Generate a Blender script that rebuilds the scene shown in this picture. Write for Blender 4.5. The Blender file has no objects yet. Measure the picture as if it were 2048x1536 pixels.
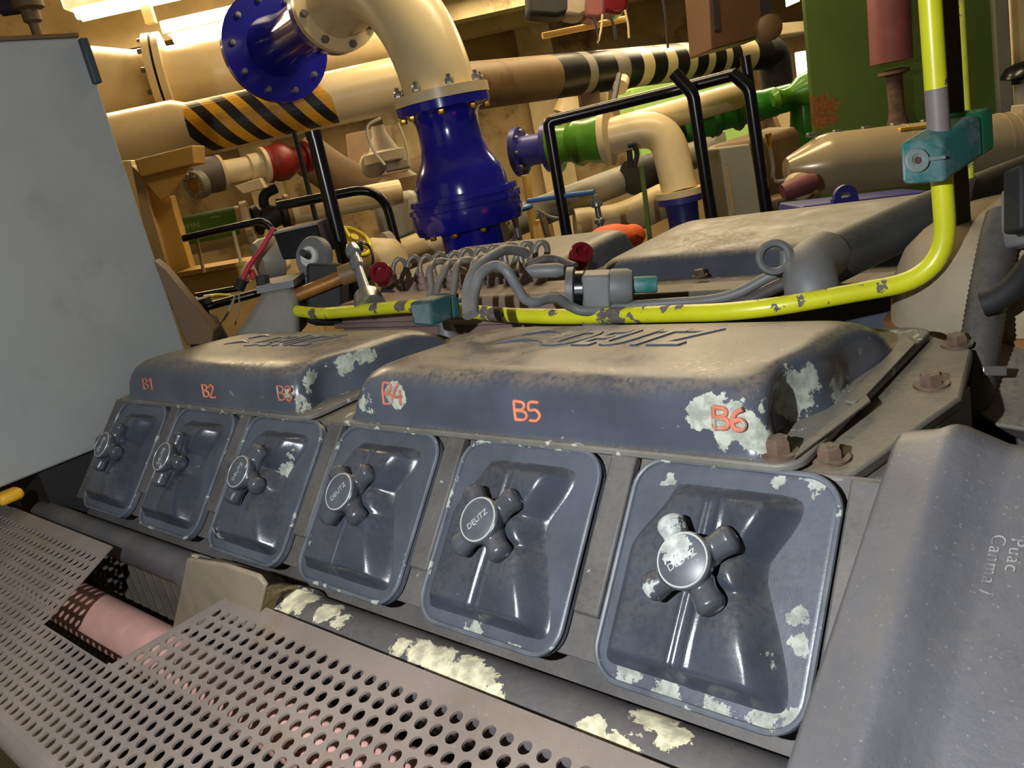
import bpy, bmesh, math, random
from mathutils import Vector, Matrix
random.seed(7)
PI = math.pi
COL = bpy.context.scene.collection
SC = bpy.context.scene

# ------------------------------------------------------------------ camera
CAM = Vector((1.26304, -0.45960, 0.23479))
FPX = 1645.3
R0 = Vector((0.73904747, 0.64059081, -0.20845204))
R1 = Vector((0.03073426, -0.34117586, -0.93949691))
R2 = Vector((-0.67295188, 0.6879262, -0.27183324))
FH = Vector((R2.x, R2.y, 0)).normalized()      # the room's forward axis
UH = Vector((FH.y, -FH.x, 0))                  # the room's axis to the right
ZZ = Vector((0, 0, 1))

def ray(px, py):
    return R0 * ((px - 1024) / FPX) + R1 * ((py - 768) / FPX) + R2
def W(px, py, d):
    return CAM + ray(px, py) * d
def onaxis(px, py, ax, val):
    r = ray(px, py); t = (val - CAM[ax]) / r[ax]
    return CAM + r * t
def onX(px, py, x): return onaxis(px, py, 0, x)
def onY(px, py, y): return onaxis(px, py, 1, y)
def onZ(px, py, z): return onaxis(px, py, 2, z)
def RV(px, py, v):
    r = ray(px, py)
    return CAM + r * (v / r.dot(FH))
def mm(rpx, v):                                # size of rpx photo pixels at distance v
    return rpx * v / FPX
def RM(u, v, z):
    p = CAM + UH * u + FH * v
    return Vector((p.x, p.y, z))

# ------------------------------------------------------------------ materials
def s2l(c):
    return tuple((x / 255 / 12.92) if x / 255 <= .04045 else ((x / 255 + .055) / 1.055) ** 2.4 for x in c)
class NT:
    def __init__(s, name):
        s.m = bpy.data.materials.new(name); s.m.use_nodes = True
        s.t = s.m.node_tree; s.n = s.t.nodes; s.l = s.t.links
        s.b = s.n['Principled BSDF']
        s.geo = s.n.new('ShaderNodeNewGeometry')
    def link(s, a, b): s.l.new(a, b)
    def noise(s, scale, detail=6, rough=.6, off=0, stretch=None):
        v = s.geo.outputs['Position']
        if off or stretch:
            mp = s.n.new('ShaderNodeMapping'); s.link(v, mp.inputs[0]); mp.inputs[1].default_value = (off, off * .7, off * 1.3)
            if stretch: mp.inputs[3].default_value = stretch
            v = mp.outputs[0]
        n = s.n.new('ShaderNodeTexNoise'); n.inputs['Scale'].default_value = scale
        n.inputs['Detail'].default_value = detail; n.inputs['Roughness'].default_value = rough
        s.link(v, n.inputs['Vector']); return n.outputs['Fac']
    def ramp(s, fac, a, b):
        r = s.n.new('ShaderNodeMapRange'); r.inputs[1].default_value = a; r.inputs[2].default_value = b
        r.interpolation_type = 'SMOOTHSTEP'; s.link(fac, r.inputs[0]); return r.outputs[0]
    def math(s, op, a, b=None, clamp=False):
        m = s.n.new('ShaderNodeMath'); m.operation = op; m.use_clamp = clamp
        for i, x in enumerate((a, b)):
            if x is None: continue
            if isinstance(x, (int, float)): m.inputs[i].default_value = x
            else: s.link(x, m.inputs[i])
        return m.outputs[0]
    def mix(s, fac, a, b):
        m = s.n.new('ShaderNodeMix'); m.data_type = 'RGBA'
        for k, x in ((0, fac), (6, a), (7, b)):
            if isinstance(x, (int, float)): m.inputs[k].default_value = x
            elif isinstance(x, tuple): m.inputs[k].default_value = (*x, 1) if len(x) == 3 else x
            else: s.link(x, m.inputs[k])
        return m.outputs[2]
    def mixf(s, fac, a, b):
        m = s.n.new('ShaderNodeMix'); m.data_type = 'FLOAT'
        for k, x in ((0, fac), (2, a), (3, b)):
            if isinstance(x, (int, float)): m.inputs[k].default_value = x
            else: s.link(x, m.inputs[k])
        return m.outputs[0]

def paint(name, col, rough=.5, metal=0., var=.2, vs=9, chip=None, camt=.66, cs=38, dust=0., dcol=(126, 116, 100), bump=.0, bs=160,
          patches=None, pcol=(188, 192, 176), speck=0., spec=.5, drough=.75, stain=None, samt=.5, ss=7, coat=0.):
    """painted metal: tone variation, worn chips, settled dust, named bare patches"""
    t = NT(name); c = s2l(col)
    n1 = t.noise(vs, 5, .6, 1.3)
    base = t.mix(t.ramp(n1, .3, .7), tuple(x * (1 - var) for x in c), tuple(min(1, x * (1 + var)) for x in c))
    ro = rough
    if stain:
        base = t.mix(t.ramp(t.noise(ss, 8, .7, 5.1), samt, samt + .16), base, s2l(stain))
    if dust:
        sp = t.n.new('ShaderNodeSeparateXYZ'); t.link(t.geo.outputs['Normal'], sp.inputs[0])
        up = t.ramp(sp.outputs[2], .35, .95)
        dn = t.ramp(t.noise(14, 8, .72, 3.7), .28, .64)
        fine = t.ramp(t.noise(210, 3, .6, 9.), .25, .6)
        k = t.math('MULTIPLY', t.math('MULTIPLY', up, dn), t.math('MULTIPLY', fine, dust), True)
        base = t.mix(k, base, s2l(dcol)); ro = t.mixf(k, ro, drough)
    if chip:
        k = t.ramp(t.noise(cs, 9, .62, 2.2), camt, camt + .012)
        base = t.mix(k, base, s2l(chip)); ro = t.mixf(k, ro, .75)
    if patches:
        nn = t.noise(46, 9, .68, 4.4); nf = t.noise(120, 9, .7, 6.6)
        for (p, r) in patches:
            d = t.n.new('ShaderNodeVectorMath'); d.operation = 'DISTANCE'
            t.link(t.geo.outputs['Position'], d.inputs[0]); d.inputs[1].default_value = tuple(p)
            w = t.math('MULTIPLY', t.math('SUBTRACT', nn if r > .0115 else nf, .5), r * (3.4 if r > .0115 else 4.6))
            k = t.ramp(t.math('ADD', d.outputs['Value'], w), r * 1.04, r)
            pc = t.mix(t.ramp(t.noise(95, 6, .6, 6.), .35, .65), tuple(x * .55 for x in s2l(pcol)), s2l(pcol))
            base = t.mix(k, base, pc); ro = t.mixf(k, ro, .85)
    if speck:
        k = t.ramp(t.noise(420, 2, .5, 8.), .66, .74)
        base = t.mix(t.math('MULTIPLY', k, speck), base, (.55, .55, .52))
    if isinstance(base, tuple): t.b.inputs['Base Color'].default_value = (*base, 1)
    else: t.link(base, t.b.inputs['Base Color'])
    if isinstance(ro, (int, float)): t.b.inputs['Roughness'].default_value = ro
    else: t.link(ro, t.b.inputs['Roughness'])
    t.b.inputs['Metallic'].default_value = metal
    t.b.inputs['Specular IOR Level'].default_value = spec
    if coat: t.b.inputs['Coat Weight'].default_value = coat; t.b.inputs['Coat Roughness'].default_value = .06
    if bump:
        bn = t.n.new('ShaderNodeBump'); bn.inputs['Strength'].default_value = bump; bn.inputs['Distance'].default_value = .002
        t.link(t.noise(bs, 6, .65, 7.), bn.inputs['Height']); t.link(bn.outputs[0], t.b.inputs['Normal'])
    return t.m
def glow(name, col, strength):
    m = bpy.data.materials.new(name); m.use_nodes = True
    n = m.node_tree.nodes; n.clear()
    o = n.new('ShaderNodeOutputMaterial'); e = n.new('ShaderNodeEmission')
    e.inputs[0].default_value = (*col, 1); e.inputs[1].default_value = strength
    m.node_tree.links.new(e.outputs[0], o.inputs[0]); return m

# ------------------------------------------------------------------ mesh builder
class MB:
    def __init__(s): s.v = []; s.f = []; s.mi = []; s.k = 0
    def add(s, vs, fs):
        o = len(s.v); s.v += [Vector(v) for v in vs]
        for f in fs: s.f.append(tuple(i + o for i in f)); s.mi.append(s.k)
        return s
    def box(s, a, b):
        (x0, y0, z0), (x1, y1, z1) = a, b
        return s.add([(x0, y0, z0), (x1, y0, z0), (x1, y1, z0), (x0, y1, z0), (x0, y0, z1), (x1, y0, z1), (x1, y1, z1), (x0, y1, z1)],
                     [(0, 3, 2, 1), (4, 5, 6, 7), (0, 1, 5, 4), (1, 2, 6, 5), (2, 3, 7, 6), (3, 0, 4, 7)])
    def obox(s, c, x, y, z):                    # centre and three half-axis vectors
        c, x, y, z = map(Vector, (c, x, y, z)); vs = []
        for k in (-1, 1):
            for (i, j) in ((-1, -1), (1, -1), (1, 1), (-1, 1)): vs.append(c + x * i + y * j + z * k)
        return s.add(vs, [(0, 3, 2, 1), (4, 5, 6, 7), (0, 1, 5, 4), (1, 2, 6, 5), (2, 3, 7, 6), (3, 0, 4, 7)])
    def prism(s, poly, d):                      # polygon of points pushed along vector d
        n = len(poly); d = Vector(d); a = [Vector(p) for p in poly]
        fs = [tuple(range(n))[::-1], tuple(range(n, 2 * n))]
        fs += [(i, (i + 1) % n, n + (i + 1) % n, n + i) for i in range(n)]
        return s.add(a + [p + d for p in a], fs)
    def rings(s, rings, cap0=True, cap1=True, closed=False):
        o = len(s.v); n = len(rings[0])
        for r in rings: s.v += [Vector(p) for p in r]
        m = len(rings)
        for k in range(m if closed else m - 1):
            a = o + k * n; b = o + ((k + 1) % m) * n
            for i in range(n):
                j = (i + 1) % n; s.f.append((a + i, a + j, b + j, b + i)); s.mi.append(s.k)
        if not closed:
            if cap0: s.f.append(tuple(o + i for i in range(n))[::-1]); s.mi.append(s.k)
            if cap1: s.f.append(tuple(o + (m - 1) * n + i for i in range(n))); s.mi.append(s.k)
        return s
    def lathe(s, p0, axis, prof, seg=32, cap=True):
        p0 = Vector(p0); ax = Vector(axis).normalized()
        e = ax.orthogonal().normalized(); g = ax.cross(e)
        return s.rings([[p0 + ax * t + (e * math.cos(2 * PI * i / seg) + g * math.sin(2 * PI * i / seg)) * max(r, 1e-5) for i in range(seg)] for (t, r) in prof], cap, cap)
    def cyl(s, a, b, r, r1=None, seg=24, cap=True):
        a, b = Vector(a), Vector(b); L = (b - a).length
        return s.lathe(a, b - a, [(0, r), (L, r if r1 is None else r1)], seg, cap)
    def tube(s, path, r, seg=14, cap=True, mats=None):
        P = [Vector(p) for p in path]; n = len(P)
        T = [(P[min(i + 1, n - 1)] - P[max(i - 1, 0)]).normalized() for i in range(n)]
        e = T[0].orthogonal().normalized(); rs = []
        for i in range(n):
            e = (e - T[i] * e.dot(T[i])).normalized(); g = T[i].cross(e)
            q = r[i] if isinstance(r, (list, tuple)) else r
            rs.append([P[i] + (e * math.cos(2 * PI * k / seg) + g * math.sin(2 * PI * k / seg)) * q for k in range(seg)])
        f0 = len(s.f); s.rings(rs, cap, cap)
        if mats:
            for i in range(n - 1):
                for k in range(seg): s.mi[f0 + i * seg + k] = mats[i]
        return s
    def ball(s, c, r, seg=16, sc=(1, 1, 1)):
        c = Vector(c); rs = []
        for j in range(1, seg // 2):
            a = PI * j / (seg // 2)
            rs.append([c + Vector((math.sin(a) * math.cos(2 * PI * i / seg) * r * sc[0], math.sin(a) * math.sin(2 * PI * i / seg) * r * sc[1], -math.cos(a) * r * sc[2])) for i in range(seg)])
        return s.rings(rs)
    def hexbolt(s, p, axis, r, h, washer=1.5, stud=0):
        p = Vector(p); ax = Vector(axis).normalized()
        if washer: s.lathe(p, ax, [(0, r * washer), (h * .25, r * washer)], 16)
        s.lathe(p + ax * h * .25, ax, [(0, r), (h * .8, r), (h, r * .82)], 6)
        if stud: s.lathe(p + ax * h, ax, [(0, r * .5), (stud, r * .5)], 8)
        return s

def rrect(x0, x1, y0, y1, r, n=6, sub=6):
    """rounded rectangle in 2-D with subdivided sides; always the same point count for the same n, sub"""
    r = min(r, (x1 - x0) * .499, (y1 - y0) * .499); pts = []
    cs = [(x1 - r, y0 + r, -90), (x1 - r, y1 - r, 0), (x0 + r, y1 - r, 90), (x0 + r, y0 + r, 180)]
    for k, (cx, cy, a0) in enumerate(cs):
        arc = [(cx + r * math.cos(math.radians(a0 + 90 * i / n)), cy + r * math.sin(math.radians(a0 + 90 * i / n))) for i in range(n + 1)]
        pts += arc
        nx, ny, na = cs[(k + 1) % 4]
        q = (nx + r * math.cos(math.radians(na)), ny + r * math.sin(math.radians(na))); p = arc[-1]
        for j in range(1, sub): pts.append((p[0] + (q[0] - p[0]) * j / sub, p[1] + (q[1] - p[1]) * j / sub))
    return pts

def fillet(path, rad, n=6):
    P = [Vector(p) for p in path]; out = [P[0]]
    for i in range(1, len(P) - 1):
        a, b, c = P[i - 1], P[i], P[i + 1]
        u = (a - b); w = (c - b); r = rad[i - 1] if isinstance(rad, (list, tuple)) else rad
        d = min(r, u.length * .49, w.length * .49); u.normalize(); w.normalize()
        s, e = b + u * d, b + w * d
        for k in range(n + 1):
            t = k / n; out.append(s * (1 - t) ** 2 + b * 2 * t * (1 - t) + e * t * t)
    out.append(P[-1]); return out
def spline(path, n=8):
    P = [Vector(p) for p in path]; P = [P[0] * 2 - P[1]] + P + [P[-1] * 2 - P[-2]]; out = []
    for i in range(1, len(P) - 2):
        a, b, c, d = P[i - 1:i + 3]
        for k in range(n):
            t = k / n
            out.append((b * 2 + (c - a) * t + (a * 2 - b * 5 + c * 4 - d) * t * t + (b * 3 - a - c * 3 + d) * t ** 3) * .5)
    out.append(P[-2]); return out

WL = {}
def build(mb, name, mats, parent=None, ang=40, bevel=0, bseg=2, at=None, flat=False, fix=False):
    base = WL.get(parent, Vector((0, 0, 0))) if parent else Vector((0, 0, 0))
    me = bpy.data.meshes.new(name)
    if at is None:
        at = Vector(base) if parent else sum(mb.v, Vector()) / max(1, len(mb.v))
    at = Vector(at)
    me.from_pydata([v - at for v in mb.v], [], mb.f); me.update()
    for m in (mats if isinstance(mats, (list, tuple)) else [mats]): me.materials.append(m)
    for p, k in zip(me.polygons, mb.mi): p.material_index = k
    bm = bmesh.new(); bm.from_mesh(me); bmesh.ops.recalc_face_normals(bm, faces=bm.faces); bm.to_mesh(me); bm.free()
    if not flat:
        me.shade_smooth(); me.set_sharp_from_angle(angle=math.radians(ang))
    o = bpy.data.objects.new(name, me); COL.objects.link(o)
    o.location = at - base
    if parent: o.parent = parent
    WL[o] = at
    if bevel:
        b = o.modifiers.new('b', 'BEVEL'); b.width = bevel; b.segments = bseg; b.limit_method = 'ANGLE'; b.angle_limit = math.radians(35)
        b.harden_normals = False
    return o
def tag(o, label, cat, group=None, kind=None):
    if label: o['label'] = label
    if cat: o['category'] = cat
    if group: o['group'] = group
    if kind: o['kind'] = kind
    return o
def thing(name, label, cat, at, group=None):
    o = bpy.data.objects.new(name, None); COL.objects.link(o); o.location = Vector(at); WL[o] = Vector(at)
    o.empty_display_size = .05
    return tag(o, label, cat, group)
def copy_tree(o, parent=None):
    c = o.copy(); COL.objects.link(c); c.parent = parent
    for ch in list(o.children): copy_tree(ch, c)
    return c
def text_mb(body, size, extrude, shear=0., bev=0., spacing=1.):
    cu = bpy.data.curves.new('t', 'FONT'); cu.body = body; cu.size = size; cu.extrude = extrude; cu.shear = shear
    cu.bevel_depth = bev; cu.space_character = spacing; cu.resolution_u = 3; cu.align_x = 'LEFT'
    o = bpy.data.objects.new('t', cu); COL.objects.link(o)
    dg = bpy.context.evaluated_depsgraph_get(); me = bpy.data.meshes.new_from_object(o.evaluated_get(dg))
    vs = [v.co.copy() for v in me.vertices]; fs = [tuple(p.vertices) for p in me.polygons]
    bpy.data.objects.remove(o); bpy.data.curves.remove(cu); bpy.data.meshes.remove(me)
    return vs, fs
def apply_mods(o):
    dg = bpy.context.evaluated_depsgraph_get(); me = bpy.data.meshes.new_from_object(o.evaluated_get(dg))
    old = o.data; o.modifiers.clear(); o.data = me; bpy.data.meshes.remove(old)
# ------------------------------------------------------------------ palette
M = {}
M['engine'] = paint('engine_paint', (74, 79, 90), .34, 0, .22, 11, chip=(150, 158, 152), camt=.70, cs=42, dust=.55, bump=.10, bs=120)
VP = [((px, py), r) for px, py, r in ((1250, 1345, .010), (1330, 1385, .012), (1430, 1425, .012), (1520, 1455, .012), (1590, 1440, .010), (1592, 1230, .007), (1600, 1290, .007), (940, 1270, .012), (1020, 1310, .010), (1085, 1335, .010), (1630, 962, .009), (1560, 960, .006),
      (1335, 960, .006), (1535, 1330, .006), (585, 905, .009), (575, 940, .008), (546, 900, .005), (240, 980, .008), (372, 910, .006), (395, 935, .005), (445, 1060, .008), (620, 1090, .010), (935, 1190, .006))]
_n = Vector((0, -math.sin(.84895), math.cos(.84895)))
def onvalve(px, py, h=.004):
    r = ray(px, py); return CAM + r * ((_n * h - CAM).dot(_n) / r.dot(_n))
M['valveplate'] = paint('valve_plate_paint', (76, 81, 92), .32, 0, .22, 13, chip=(140, 148, 144), camt=.73, cs=46, dust=.25, dcol=(104, 100, 92), bump=.12, bs=140, patches=[(onvalve(*p), r * .8) for p, r in VP[:13]], pcol=(168, 174, 164))
M['valve'] = paint('valve_cover_paint', (58, 62, 73), .25, 0, .25, 13, chip=(140, 148, 144), camt=.73, cs=46, dust=.45, dcol=(108, 104, 96), drough=.5, bump=.12, bs=140, patches=[(onvalve(*p), r) for p, r in VP[13:]], pcol=(168, 174, 164))
M['rim'] = paint('worn_rim', (88, 94, 102), .45, 0, .25, 30, chip=(164, 170, 160), camt=.60, cs=50, dust=.2)
def kpos(x, y, h):
    u = Vector((0, -math.cos(.84895), -math.sin(.84895))); w = Vector((0, -math.sin(.84895), math.cos(.84895)))
    return Vector((6 * .18 - .1517 + .0705 + x, 0, 0)) + u * (.0725 - y) + w * h
M['knob'] = paint('knob_enamel', (70, 73, 80), .24, .1, .2, 25, chip=(150, 154, 150), camt=.68, cs=55, dust=.5, dcol=(112, 106, 98), patches=[(kpos(-.012, .014, .034), .010), (kpos(-.022, .022, .03), .011), (kpos(.0, .020, .032), .007), (kpos(-.022, -.021, .03), .006)], pcol=(190, 196, 192))
M['knobcap'] = paint('knob_cap_worn', (84, 87, 94), .4, .1, .2, 40, chip=(180, 184, 180), camt=.68, cs=60, patches=[(kpos(-.007, .010, .037), .0115)], pcol=(206, 210, 206))
M['capline'] = paint('bare_metal_line', (190, 194, 190), .4, .4)
M['block'] = paint('block_paint', (82, 80, 80), .55, 0, .25, 15, chip=(140, 142, 134), camt=.68, cs=40, dust=.5, bump=.15)
M['deck'] = paint('deck_dusty', (104, 100, 92), .6, 0, .2, 12, chip=(140, 138, 126), camt=.7, cs=30, dust=.8, dcol=(136, 126, 108), bump=.2)
M['rust'] = paint('rusty_bolt', (92, 72, 58), .75, .1, .3, 60, dust=.8, dcol=(132, 122, 106))
M['dark'] = paint('dark_parts_and_shade', (26, 26, 28), .7, 0, .3, 12)  # near-black for dark parts, also for imitated shade under the cabinet
M['guard'] = paint('guard_steel', (140, 128, 121), .42, .25, .16, 9, stain=(140, 116, 84), samt=.58, ss=11, speck=.25, dust=.25, dcol=(132, 124, 114), bump=.08, bs=220)
M['lag'] = paint('lagging_cloth_pink', (206, 158, 148), .85, 0, .12, 18, stain=(214, 176, 150), samt=.5, ss=9, bump=.25, bs=300)
M['fin'] = paint('finned_casting', (44, 44, 42), .6, .1, .2, 20)
M['finlight'] = paint('lit_fin_metal', (88, 83, 72), .5, .1, .2, 20)  # paler than the casting, light falling on the fins put into the colour
M['tan'] = paint('tan_scorched', (132, 120, 102), .62, 0, .15, 18, stain=(108, 94, 72), samt=.6, ss=9, bump=.1)
M['cast'] = paint('cast_grey', (94, 95, 100), .42, .1, .12, 14, stain=(110, 105, 98), samt=.58, ss=10, speck=.18, dust=.12, bump=.22, bs=240)
M['cabinet'] = paint('cabinet_grey', (146, 149, 148), .55, 0, .05, 8, stain=(136, 139, 137), samt=.56, ss=9, bump=.1, bs=420)
M['seal'] = paint('rubber_seal', (48, 56, 60), .6)
M['cream'] = paint('cream_paint', (226, 206, 160), .32, 0, .08, 5, chip=(150, 118, 70), camt=.735, cs=18, bump=.06, bs=60)
M['creamdirty'] = paint('cream_paint_grimy', (206, 184, 136), .5, 0, .16, 5, stain=(150, 118, 66), samt=.56, ss=4)
M['wall'] = paint('wall_cream_shadowed', (176, 150, 104), .7, 0, .2, 2, stain=(112, 86, 48), samt=.5, ss=1.6)  # brown stain tone deepened to stand in for the hall's background shadows
M['tealshade'] = paint('shaded_teal_plastic', (30, 66, 70), .55, 0, .25, 30, stain=(74, 84, 86), samt=.5, ss=40)  # darker copy of the teal plastic, imitating weaker light on the small clamp
M['ceil'] = paint('ceiling_cream', (206, 184, 140), .7, 0, .15, 2)
M['ochre'] = paint('ochre_column', (214, 172, 92), .5, 0, .1, 4, stain=(150, 116, 50), samt=.62, ss=6)
M['blue'] = paint('blue_gloss', (28, 30, 156), .16, 0, .12, 6, chip=(40, 30, 60), camt=.76, cs=22, spec=.6, coat=.4)
M['bluedull'] = paint('blue_dull', (52, 52, 130), .4, 0, .15, 9, chip=(80, 70, 90), camt=.74, cs=20)
M['ltblue'] = paint('handwheel_blue', (70, 120, 176), .5)
M['green'] = paint('green_gloss', (84, 140, 40), .25, 0, .2, 10, chip=(40, 60, 24), camt=.68, cs=16)
M['greenpipe'] = paint('green_pipe', (44, 120, 40), .3, 0, .2, 8)
M['dgreen'] = paint('dark_green_panel', (84, 108, 46), .6, 0, .2, 2.2, patches=[(RV(1642, 222, 3.1), .06)], pcol=(150, 96, 46))
M['label'] = paint('green_label', (96, 156, 62), .5)
M['white'] = paint('white_print', (214, 220, 196), .6)
M['yellow'] = paint('yellow_paint', (206, 208, 34), .34, 0, .08, 20, chip=(104, 96, 90), camt=.62, cs=44, dust=.12, patches=[(onY(x, y, .264), r) for x, y, r in ((800, 606, .012), (745, 614, .008), (990, 628, .013), (965, 624, .009), (1230, 628, .013), (1205, 633, .008), (1550, 628, .011), (1580, 628, .009), (1520, 616, .006), (625, 628, .009), (1100, 622, .006))], pcol=(112, 104, 98))
M['yellowold'] = paint('yellow_paint_worn', (196, 200, 60), .45, 0, .12, 30, chip=(128, 120, 112), camt=.615, cs=60, stain=(150, 150, 90), samt=.56, ss=34)
M['greypaint'] = paint('grey_primer', (116, 108, 108), .5)
M['teal'] = paint('teal_plastic', (40, 112, 108), .55, 0, .2, 20, stain=(104, 136, 140), samt=.44, ss=22)
M['tealgreen'] = paint('teal_green_plastic', (20, 116, 84), .5, 0, .15, 20)
M['black'] = paint('black_gloss', (18, 18, 20), .25, 0, .2, 8, chip=(74, 58, 46), camt=.70, cs=30)
M['rubber'] = paint('rubber_hose', (66, 64, 62), .6, 0, .2, 20, dust=.5, dcol=(116, 108, 98))
M['hosegrey'] = paint('grey_hose', (104, 106, 108), .5, 0, .15, 20, dust=.35)
M['steel'] = paint('steel', (150, 150, 148), .3, .7, .15, 30)
M['fuel'] = paint('fuel_line_steel', (126, 120, 112), .42, .3, .2, 30, dust=.3)
M['maroon'] = paint('maroon_cap', (100, 12, 26), .25)
M['maroondull'] = paint('maroon_dull', (120, 66, 66), .55, 0, .2, 9)
M['redvalve'] = paint('red_valve_paint', (136, 32, 18), .45, 0, .3, 12, stain=(86, 36, 20), samt=.52, ss=16)
M['red'] = paint('red_paint', (190, 40, 22), .4, 0, .2, 8)
M['redcable'] = paint('red_cable', (190, 50, 70), .5)
M['orange'] = paint('orange_cloth', (250, 104, 30), .7, 0, .12, 10)
M['paintmark'] = paint('orange_marking_paint', (222, 132, 98), .6, 0, .15, 60)
M['paintworn'] = paint('orange_marking_faded', (180, 108, 86), .7, 0, .2, 60, chip=(150, 150, 140), camt=.56, cs=70)
M['brown'] = paint('brown_duct', (80, 52, 26), .55, 0, .15, 4)  # brown darkened to carry the shade of the duct's unlit front
M['brownpipe'] = paint('brown_pipe', (120, 96, 62), .5, 0, .15, 5, stain=(86, 62, 40), samt=.5, ss=5)
M['band'] = paint('black_band', (24, 22, 20), .35)
M['hazy'] = paint('hazard_yellow', (226, 170, 40), .5)
M['hazb'] = paint('hazard_black', (30, 30, 30), .5)
M['beige'] = paint('beige_cylinder', (176, 160, 128), .22, .15, .1, 5)
M['dust'] = paint('dusty_lagging', (150, 138, 116), .9, 0, .1, 16, bump=.5, bs=340)
M['brass'] = paint('brass', (200, 150, 50), .3, .7)
M['copper'] = paint('copper_tube', (156, 108, 60), .4, .4, .2, 30)
M['greypipe'] = paint('grey_pipe', (140, 136, 124), .5, 0, .12, 6)
M['boxgrey'] = paint('enclosure_grey', (176, 170, 144), .5, 0, .08, 8, stain=(150, 140, 100), samt=.6, ss=12)
M['pinkgrey'] = paint('pump_pinkgrey', (130, 110, 104), .55, 0, .15, 12, dust=.4)
M['yelwheel'] = paint('yellow_wheel', (236, 214, 30), .4)
M['wood'] = paint('brown_strip', (96, 74, 46), .55, 0, .1, 10)
M['floor'] = paint('floor_grey', (52, 47, 38), .6)
M['tube'] = glow('lamp_glow', (1., .86, .58), 9.)
M['lit'] = glow('lit_panel', (1., .93, .72), 3.2)
M['rubberdark'] = paint('dark_hose', (58, 60, 62), .45, 0, .15, 20, dust=.25, dcol=(110, 104, 94))
M['blackbar'] = paint('dark_flat_bar', (46, 36, 26), .6)
M['greydust'] = paint('dusty_grey', (118, 114, 104), .6, 0, .15, 14, dust=.5)
M['whitepart'] = paint('white_plastic', (210, 212, 208), .4)
M['steelblue'] = paint('chrome_steel', (140, 144, 152), .25, .6)
M['ltgreen'] = paint('light_green_cabinet', (150, 190, 100), .6, 0, .1, 3)
M['mat_dim'] = paint('dim_grey_valve', (150, 136, 116), .6, 0, .15, 6)
# ================================================================== engine, near bank
PITCH, PW, PH = .18, .1500, .1580
AL = .84895
DN = Vector((0, -math.cos(AL), -math.sin(AL))); NN = Vector((0, -math.sin(AL), math.cos(AL)))
def LV(u, v, h, i=1):
    return Vector((i * PITCH - .1517 + u, 0, 0)) + DN * v + NN * h

# ---- block
eb = thing('engine_block', 'dark dusty V engine block under all the covers, running across the photo', 'engine', (.5, .2, -.6))
def yz_prism(poly, x0, x1): return MB().prism([(x0, y, z) for (y, z) in poly], (x1 - x0, 0, 0))
def sl(v, h): p = DN * v + NN * h; return (p.y, p.z)
build(yz_prism([sl(-.004, -.006), sl(.150, -.006), sl(.150, -.03), sl(.176, -.03), sl(.176, -.12), (.2, -.2), (.2, -.012), (.0, -.012)], -.02, 1.098), 'cylinder_head', M['block'], eb, bevel=.002)
build(yz_prism([(-.03, -.2), (-.06, -.6), (.85, -.6), (.82, -.1), (.3, -.1)], -.03, 1.09), 'crankcase', M['dark'], eb)
for i in range(7):
    x = i * PITCH + .014 if i else .018
    if i == 6: x = 1.0905
    m = MB(); m.obox((LV(0, .058, -.001) + Vector((x - .0283, 0, 0))) if i < 6 else Vector((x, 0, 0)) + DN * .058 + NN * -.001, (.0105, 0, 0), DN * .058, NN * .0045)
    if i < 6:
        m = MB(); m.obox(Vector((x, 0, 0)) + DN * .060 + NN * -.001, (.0112, 0, 0), DN * .060, NN * .0045)
    build(m, 'head_spacer', M['block'], eb, bevel=.002)
deck = [(1.074, .004), (1.104, .150), (1.086, .262), (1.030, .315), (-.02, .315), (-.02, .004)]
build(MB().prism([(x, y, -.012) for x, y in deck], (0, 0, .010)), 'deck_plate', M['deck'], eb, bevel=.0025)
build(MB().box((-.02, .30, -.06), (1.06, .52, -.05)), 'valley_floor', M['dark'], eb)
build(yz_prism([(.50, -.3), (.50, -.006), (.505, -.001), (.84, -.001), (.84, -.3)], .0, 1.12), 'far_deck', M['deck'], eb, bevel=.002)
for (px, py) in ((1661, 914), (1862, 766), (1914, 686)):
    p = onZ(px, py, 0); build(MB().hexbolt((p.x, p.y, -.002), (0, 0, 1), .0085, .008, 1.5), 'deck_bolt', M['rust'], eb)

# ---- the two long pressed covers
def deutz_cover(x0, x1, flange_mat, body_mat, label, group, k):
    root = thing('manifold_cover', label, 'engine cover', ((x0 + x1) / 2, .13, 0), group)
    fl = MB(); pts = rrect(x0 - .016, x1 + .014, -.005, .298, .018, 5, 8)
    fl.rings([[(x, y, .0005) for x, y in pts], [(x, y, .0065) for x, y in pts]])
    build(fl, 'flange', flange_mat, root, bevel=.0015)
    spec = [(.006, -.003, -.003, -.004, -.004, .020), (.010, .000, .000, -.001, .002, .022), (.028, .007, .002, .001, .008, .026), (.040, .014, .004, .0035, .016, .030),
            (.0485, .022, .008, .008, .026, .034), (.0535, .031, .013, .0145, .036, .036), (.0562, .041, .020, .023, .047, .036), (.0572, .052, .029, .034, .058, .034), (.0574, .07, .05, .055, .08, .03), (.0572, .1, .08, .085, .1, .02)]
    rs = []
    for (z, l, r, f, b, cr) in spec:
        ring = []
        for (x, y) in rrect(x0 + l, x1 - r, .003 + f, .248 - b, cr, 7, 14):
            zz = z - max(0, y - .03) * .075 * (z / .057)
            if y > .15: zz -= ((y - .15) / .1) ** 2 * .004 * (z / .057)
            e = max(0, 1 - (x1 - x) / .07)
            g = math.exp(-((y - .052) / .034) ** 2) * .024 + math.exp(-((y - .15) / .04) ** 2) * .008
            lo = max(0, min(1, (.058 - zz) / .03)) * .85 + .15
            ring.append((x - e * g * lo, y, zz))
        rs.append(ring)
    m = MB().rings(rs, False, True)
    build(m, 'shell', body_mat, root, ang=70)
    return root
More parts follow.
